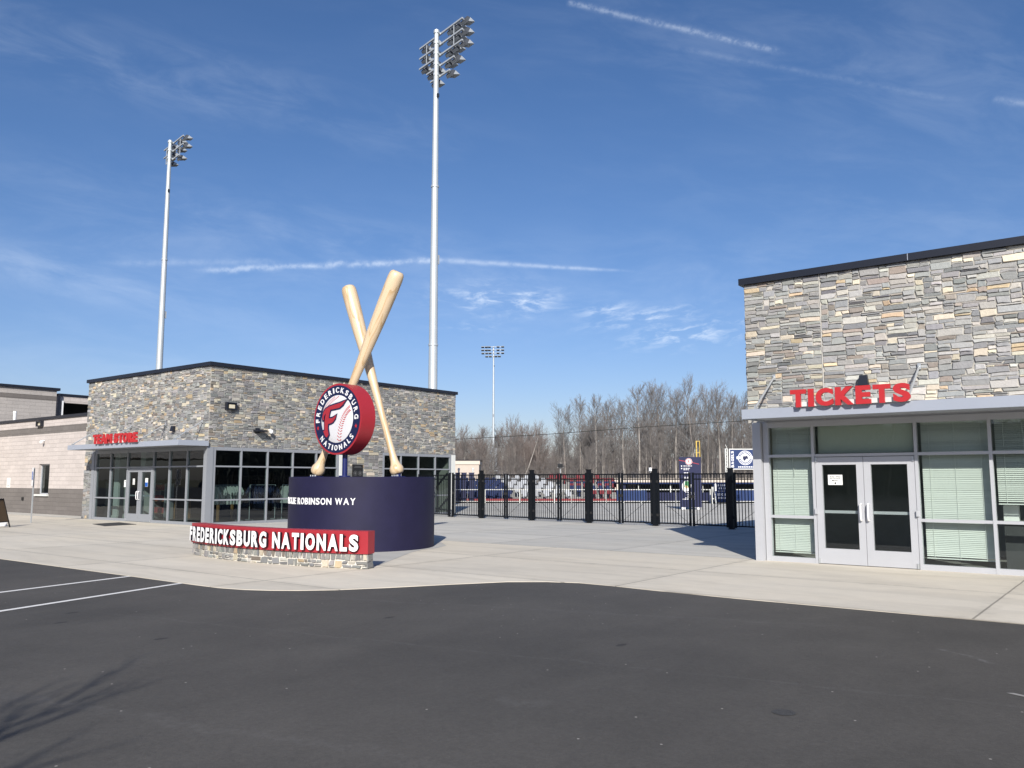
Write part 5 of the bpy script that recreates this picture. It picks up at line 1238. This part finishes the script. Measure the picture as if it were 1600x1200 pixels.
specs = [(1, 17, .44, .85, .22), (2, 18, .50, .75, .20), (3, 15.5, .38, 1.0, .20), (4, 16.5, .47, .9, .24), (5, 14, .35, 1.05, .18), (6, 17.5, .52, .8, .19), (7, 12.5, .28, 1.2, .2), (8, 11.5, .25, 1.3, .22), (9, 13, .3, 1.1, .17)]
for s, H, cb, sp, r in specs:
    tr, br = grow_tree(s, H, cb, sp, r, nl=17, depth=2, twr=.017)
    TREES.append((H, tubes_mesh('trunk', tr, 8, M[('bark', 'bark2', 'bark')[s % 3]]), tubes_mesh('crown', br, 3, M['twig' if s < 7 else 'twig2'])))
def place_tree(px, D, top_px_y, var, label, group=None, name='bare_tree'):
    """px only names the bearing the tree stands on; D is its distance in metres"""
    d = (FH + RT * ((px - 800) / 1308.)).normalized(); H0, tm, cm = TREES[var]; H = (749 - top_px_y) / 1308. * D + 1.67; s = H / H0
    t = thing(name, label, 'tree', tuple(d * D), group); s *= .91; t.scale = (s, s, s); t.rotation_euler = (0, 0, (px * 7.31) % 6.28)
    for nm, me in (('trunk', tm), ('crown', cm)):
        o = bpy.data.objects.new(nm, me); COL.objects.link(o); o.parent = t
    return t
GR = 'bare trees of the wood'
tall = [(884, 128, 632, 2, 'leftmost tall bare tree beside the sky gap in the wood'), (907, 131, 616, 1, 'slim bare tree right of the leftmost tall tree'), (931, 127, 609, 0, 'tallest bare tree of the left hand tall group'), (944, 134, 618, 5, 'bare tree at the right edge of the left hand tall group'), (976, 128, 621, 3, 'broad bare tree before the two tallest central trees'), (999, 124, 592, 0, 'tall pale trunked bare tree left of the wood centre'), (1016, 130, 599, 5, 'narrow bare tree right of the pale trunked tall tree'), (1033, 126, 592, 1, 'tallest bare tree near the middle of the wood'), (1056, 128, 605, 3, 'spreading bare tree left of the foul pole'), (1088, 122, 596, 4, 'dark broad crowned bare tree directly above the foul pole'), (1106, 129, 602, 2, 'bare tree just right of the foul pole tree'), (1126, 127, 604, 3, 'bare tree left of the blue banner'), (1147, 126, 612, 0, 'bare tree above the blue banner'), (1164, 130, 617, 2, 'bare tree nearest the ticket office corner'), (1190, 128, 610, 1, 'bare tree standing behind the ticket office corner')]
for p in tall: place_tree(*p, group=GR)
lowl = [(722, 172, 671, 7, 'low bare tree nearest the team store end'), (741, 178, 679, 6, 'small bare tree above the beige building'), (757, 170, 664, 8, 'rounded bare tree left of the distant floodlight pole'), (786, 168, 666, 6, 'bare tree just right of the distant floodlight pole'), (805, 165, 657, 7, 'tall rounded bare tree in the left hand wood'), (822, 169, 660, 8, 'bare tree at the crest of the left hand wood'), (838, 166, 665, 7, 'last bare tree before the gap in the wood'), (848, 172, 676, 6, 'low bare tree in the dip before the tall trees'), (700, 175, 668, 7, 'bare tree half hidden by the team store end'), (772, 176, 676, 8, 'low bare tree behind the distant floodlight pole'), (862, 185, 704, 6, 'small bare tree in the gap of the wood'), (874, 178, 700, 8, 'small bare tree at the right of the gap')]
for p in lowl: place_tree(*p, group=GR)
rng = random.Random(77)
for k in range(62):
    px = rng.uniform(872, 1215); ref = min(tall, key=lambda q: abs(q[0] - px)); place_tree(px, rng.uniform(120, 150), ref[2] + rng.uniform(34, 95), rng.choice([0, 1, 3, 5, 1, 0]), 'thin bare tree in the crowded lower ranks of the right hand wood', 'thin trees of the right hand wood')
for k in range(34):
    px = rng.uniform(690, 880); ref = min(lowl, key=lambda q: abs(q[0] - px)); place_tree(px, rng.uniform(150, 190), ref[2] + rng.uniform(6, 40), rng.choice([6, 7, 8, 4, 3]), 'small bare tree crowded in the low left hand wood', 'small trees of the left hand wood')
# leaning pale trunk
tr, br = grow_tree(31, 11, .55, .7, .16, nl=12, depth=1, lean=.62); t = thing('bare_tree', 'pale bare tree leaning right in the left hand wood', 'tree', tuple((FH + RT * ((808 - 800) / 1308.)) * 140), GR)
for nm, me in (('trunk', tubes_mesh('trunk', tr, 6, M['bark2'])), ('crown', tubes_mesh('crown', br, 3, M['twig']))):
    o = bpy.data.objects.new(nm, me); COL.objects.link(o); o.parent = t; o.rotation_euler = (0, 0, math.atan2(RT.y, RT.x))
# far wood and undergrowth, one mass
segs = []
lt, lb = grow_tree(51, 10, .2, 1.1, .12, nl=12, depth=1, twr=.03); lt2, lb2 = grow_tree(52, 12, .3, .9, .14, nl=12, depth=1, twr=.03)
base = [np.array(lt + lb), np.array(lt2 + lb2)]
def scatter(n, pxr, Dr, hfun, rng):
    out = []
    for _ in range(n):
        px = rng.uniform(*pxr); D = rng.uniform(*Dr); d = (FH + RT * ((px - 800) / 1308.)) * D; a = base[rng.randrange(2)].copy(); h = hfun(px, D) / 11.; an = rng.uniform(0, 6.28); c, s = math.cos(an), math.sin(an)
        for o in (0, 3):
            x, y = a[:, o].copy(), a[:, o + 1].copy(); a[:, o] = (x * c - y * s) * h + d.x; a[:, o + 1] = (x * s + y * c) * h + d.y; a[:, o + 2] *= h
        a[:, 6:] *= h; out.append(a)
    return out
rw = random.Random(5)
hr = lambda px, D: ((749 - (np.interp(px, [640, 700, 800, 845, 862, 880, 930, 1000, 1100, 1200, 1400], [690, 690, 680, 685, 712, 690, 655, 648, 645, 655, 650]))) / 1308. * D + 1.67) * rw.uniform(.55, 1.05)
o = bpy.data.objects.new('far_wood', tubes_mesh('far_wood', np.concatenate(scatter(420, (560, 1500), (155, 235), hr, rw)), 3, M['brush'])); COL.objects.link(o)
tag(o, 'hazy mass of bare grey brown woodland behind the ballpark', 'wood', kind='stuff')
hu = lambda px, D: rw.uniform(1.6, 6.2)
o = bpy.data.objects.new('undergrowth', tubes_mesh('undergrowth', np.concatenate(scatter(520, (600, 1400), (112, 175), hu, rw)), 3, M['brush'])); COL.objects.link(o)
tag(o, 'tangled brown saplings and brush at the foot of the wood', 'undergrowth', kind='stuff')
b_ = MB()
for k in range(40):
    px0, px1 = 500 + k * 28, 528 + k * 28; 
    for D, z in ((236, 0),):
        p, q = (FH + RT * ((px0 - 800) / 1308.)) * D, (FH + RT * ((px1 - 800) / 1308.)) * D; b_.poly([(p.x, p.y, -1), (q.x, q.y, -1), (q.x * 1.25, q.y * 1.25, 9 + rng.uniform(-.5, .5)), (p.x * 1.25, p.y * 1.25, 9 + rng.uniform(-.5, .5))])
structure(b_.build('hillside', M['brush']))

# small street tree beside the camera: it throws the branching shadow across the lot
tr, br = grow_tree(93, 5.4, .2, .85, .06, nl=15, depth=1, twr=.009, up=1.4); tip = Vector((-7.0, 3.9, 0)); tp = tip - SUNH * (5.2 / math.tan(SUN_EL))
t = thing('street_tree', 'slender bare street tree behind the viewer shading the lot', 'tree', tuple(tp))
for nm, me in (('trunk', tubes_mesh('trunk', tr, 8, M['bark'])), ('crown', tubes_mesh('crown', br, 3, M['twig']))):
    o = bpy.data.objects.new(nm, me); COL.objects.link(o); o.parent = t
# wooded bank across the lot, behind the viewer: what the shop glass mirrors
out = []
for i_ in range(330):
    x, y = (rw.uniform(-110, 90), rw.uniform(-66, -48)) if i_ < 190 else (rw.uniform(85, 110), rw.uniform(-40, 170)); a = base[rw.randrange(2)].copy(); h = rw.uniform(.7, 1.25)  # right hand stretch is unseen, added to darken the mirrored store glass
    for q in (0, 3): a[:, q] = a[:, q] * h + x; a[:, q + 1] = a[:, q + 1] * h + y; a[:, q + 2] *= h
    a[:, 6:] *= h * 2.2; out.append(a)
o = bpy.data.objects.new('wooded_bank', tubes_mesh('wooded_bank', np.concatenate(out), 3, M['evergreen'])); COL.objects.link(o); tag(o, 'dark wooded bank across the parking lot behind the viewer, with unseen side trees added to darken the store glass', 'wood', kind='stuff')
b_ = MB(); b_.poly([(-160, -64, -.1), (120, -64, -.1), (120, -74, 8), (-160, -74, 8)]); b_.poly([(104, -64, -.1), (104, 190, -.1), (114, 190, 9), (114, -64, 9)]); structure(b_.build('bank', M['evergreen']))  # second slope backs the added side trees, likewise for a darker reflection
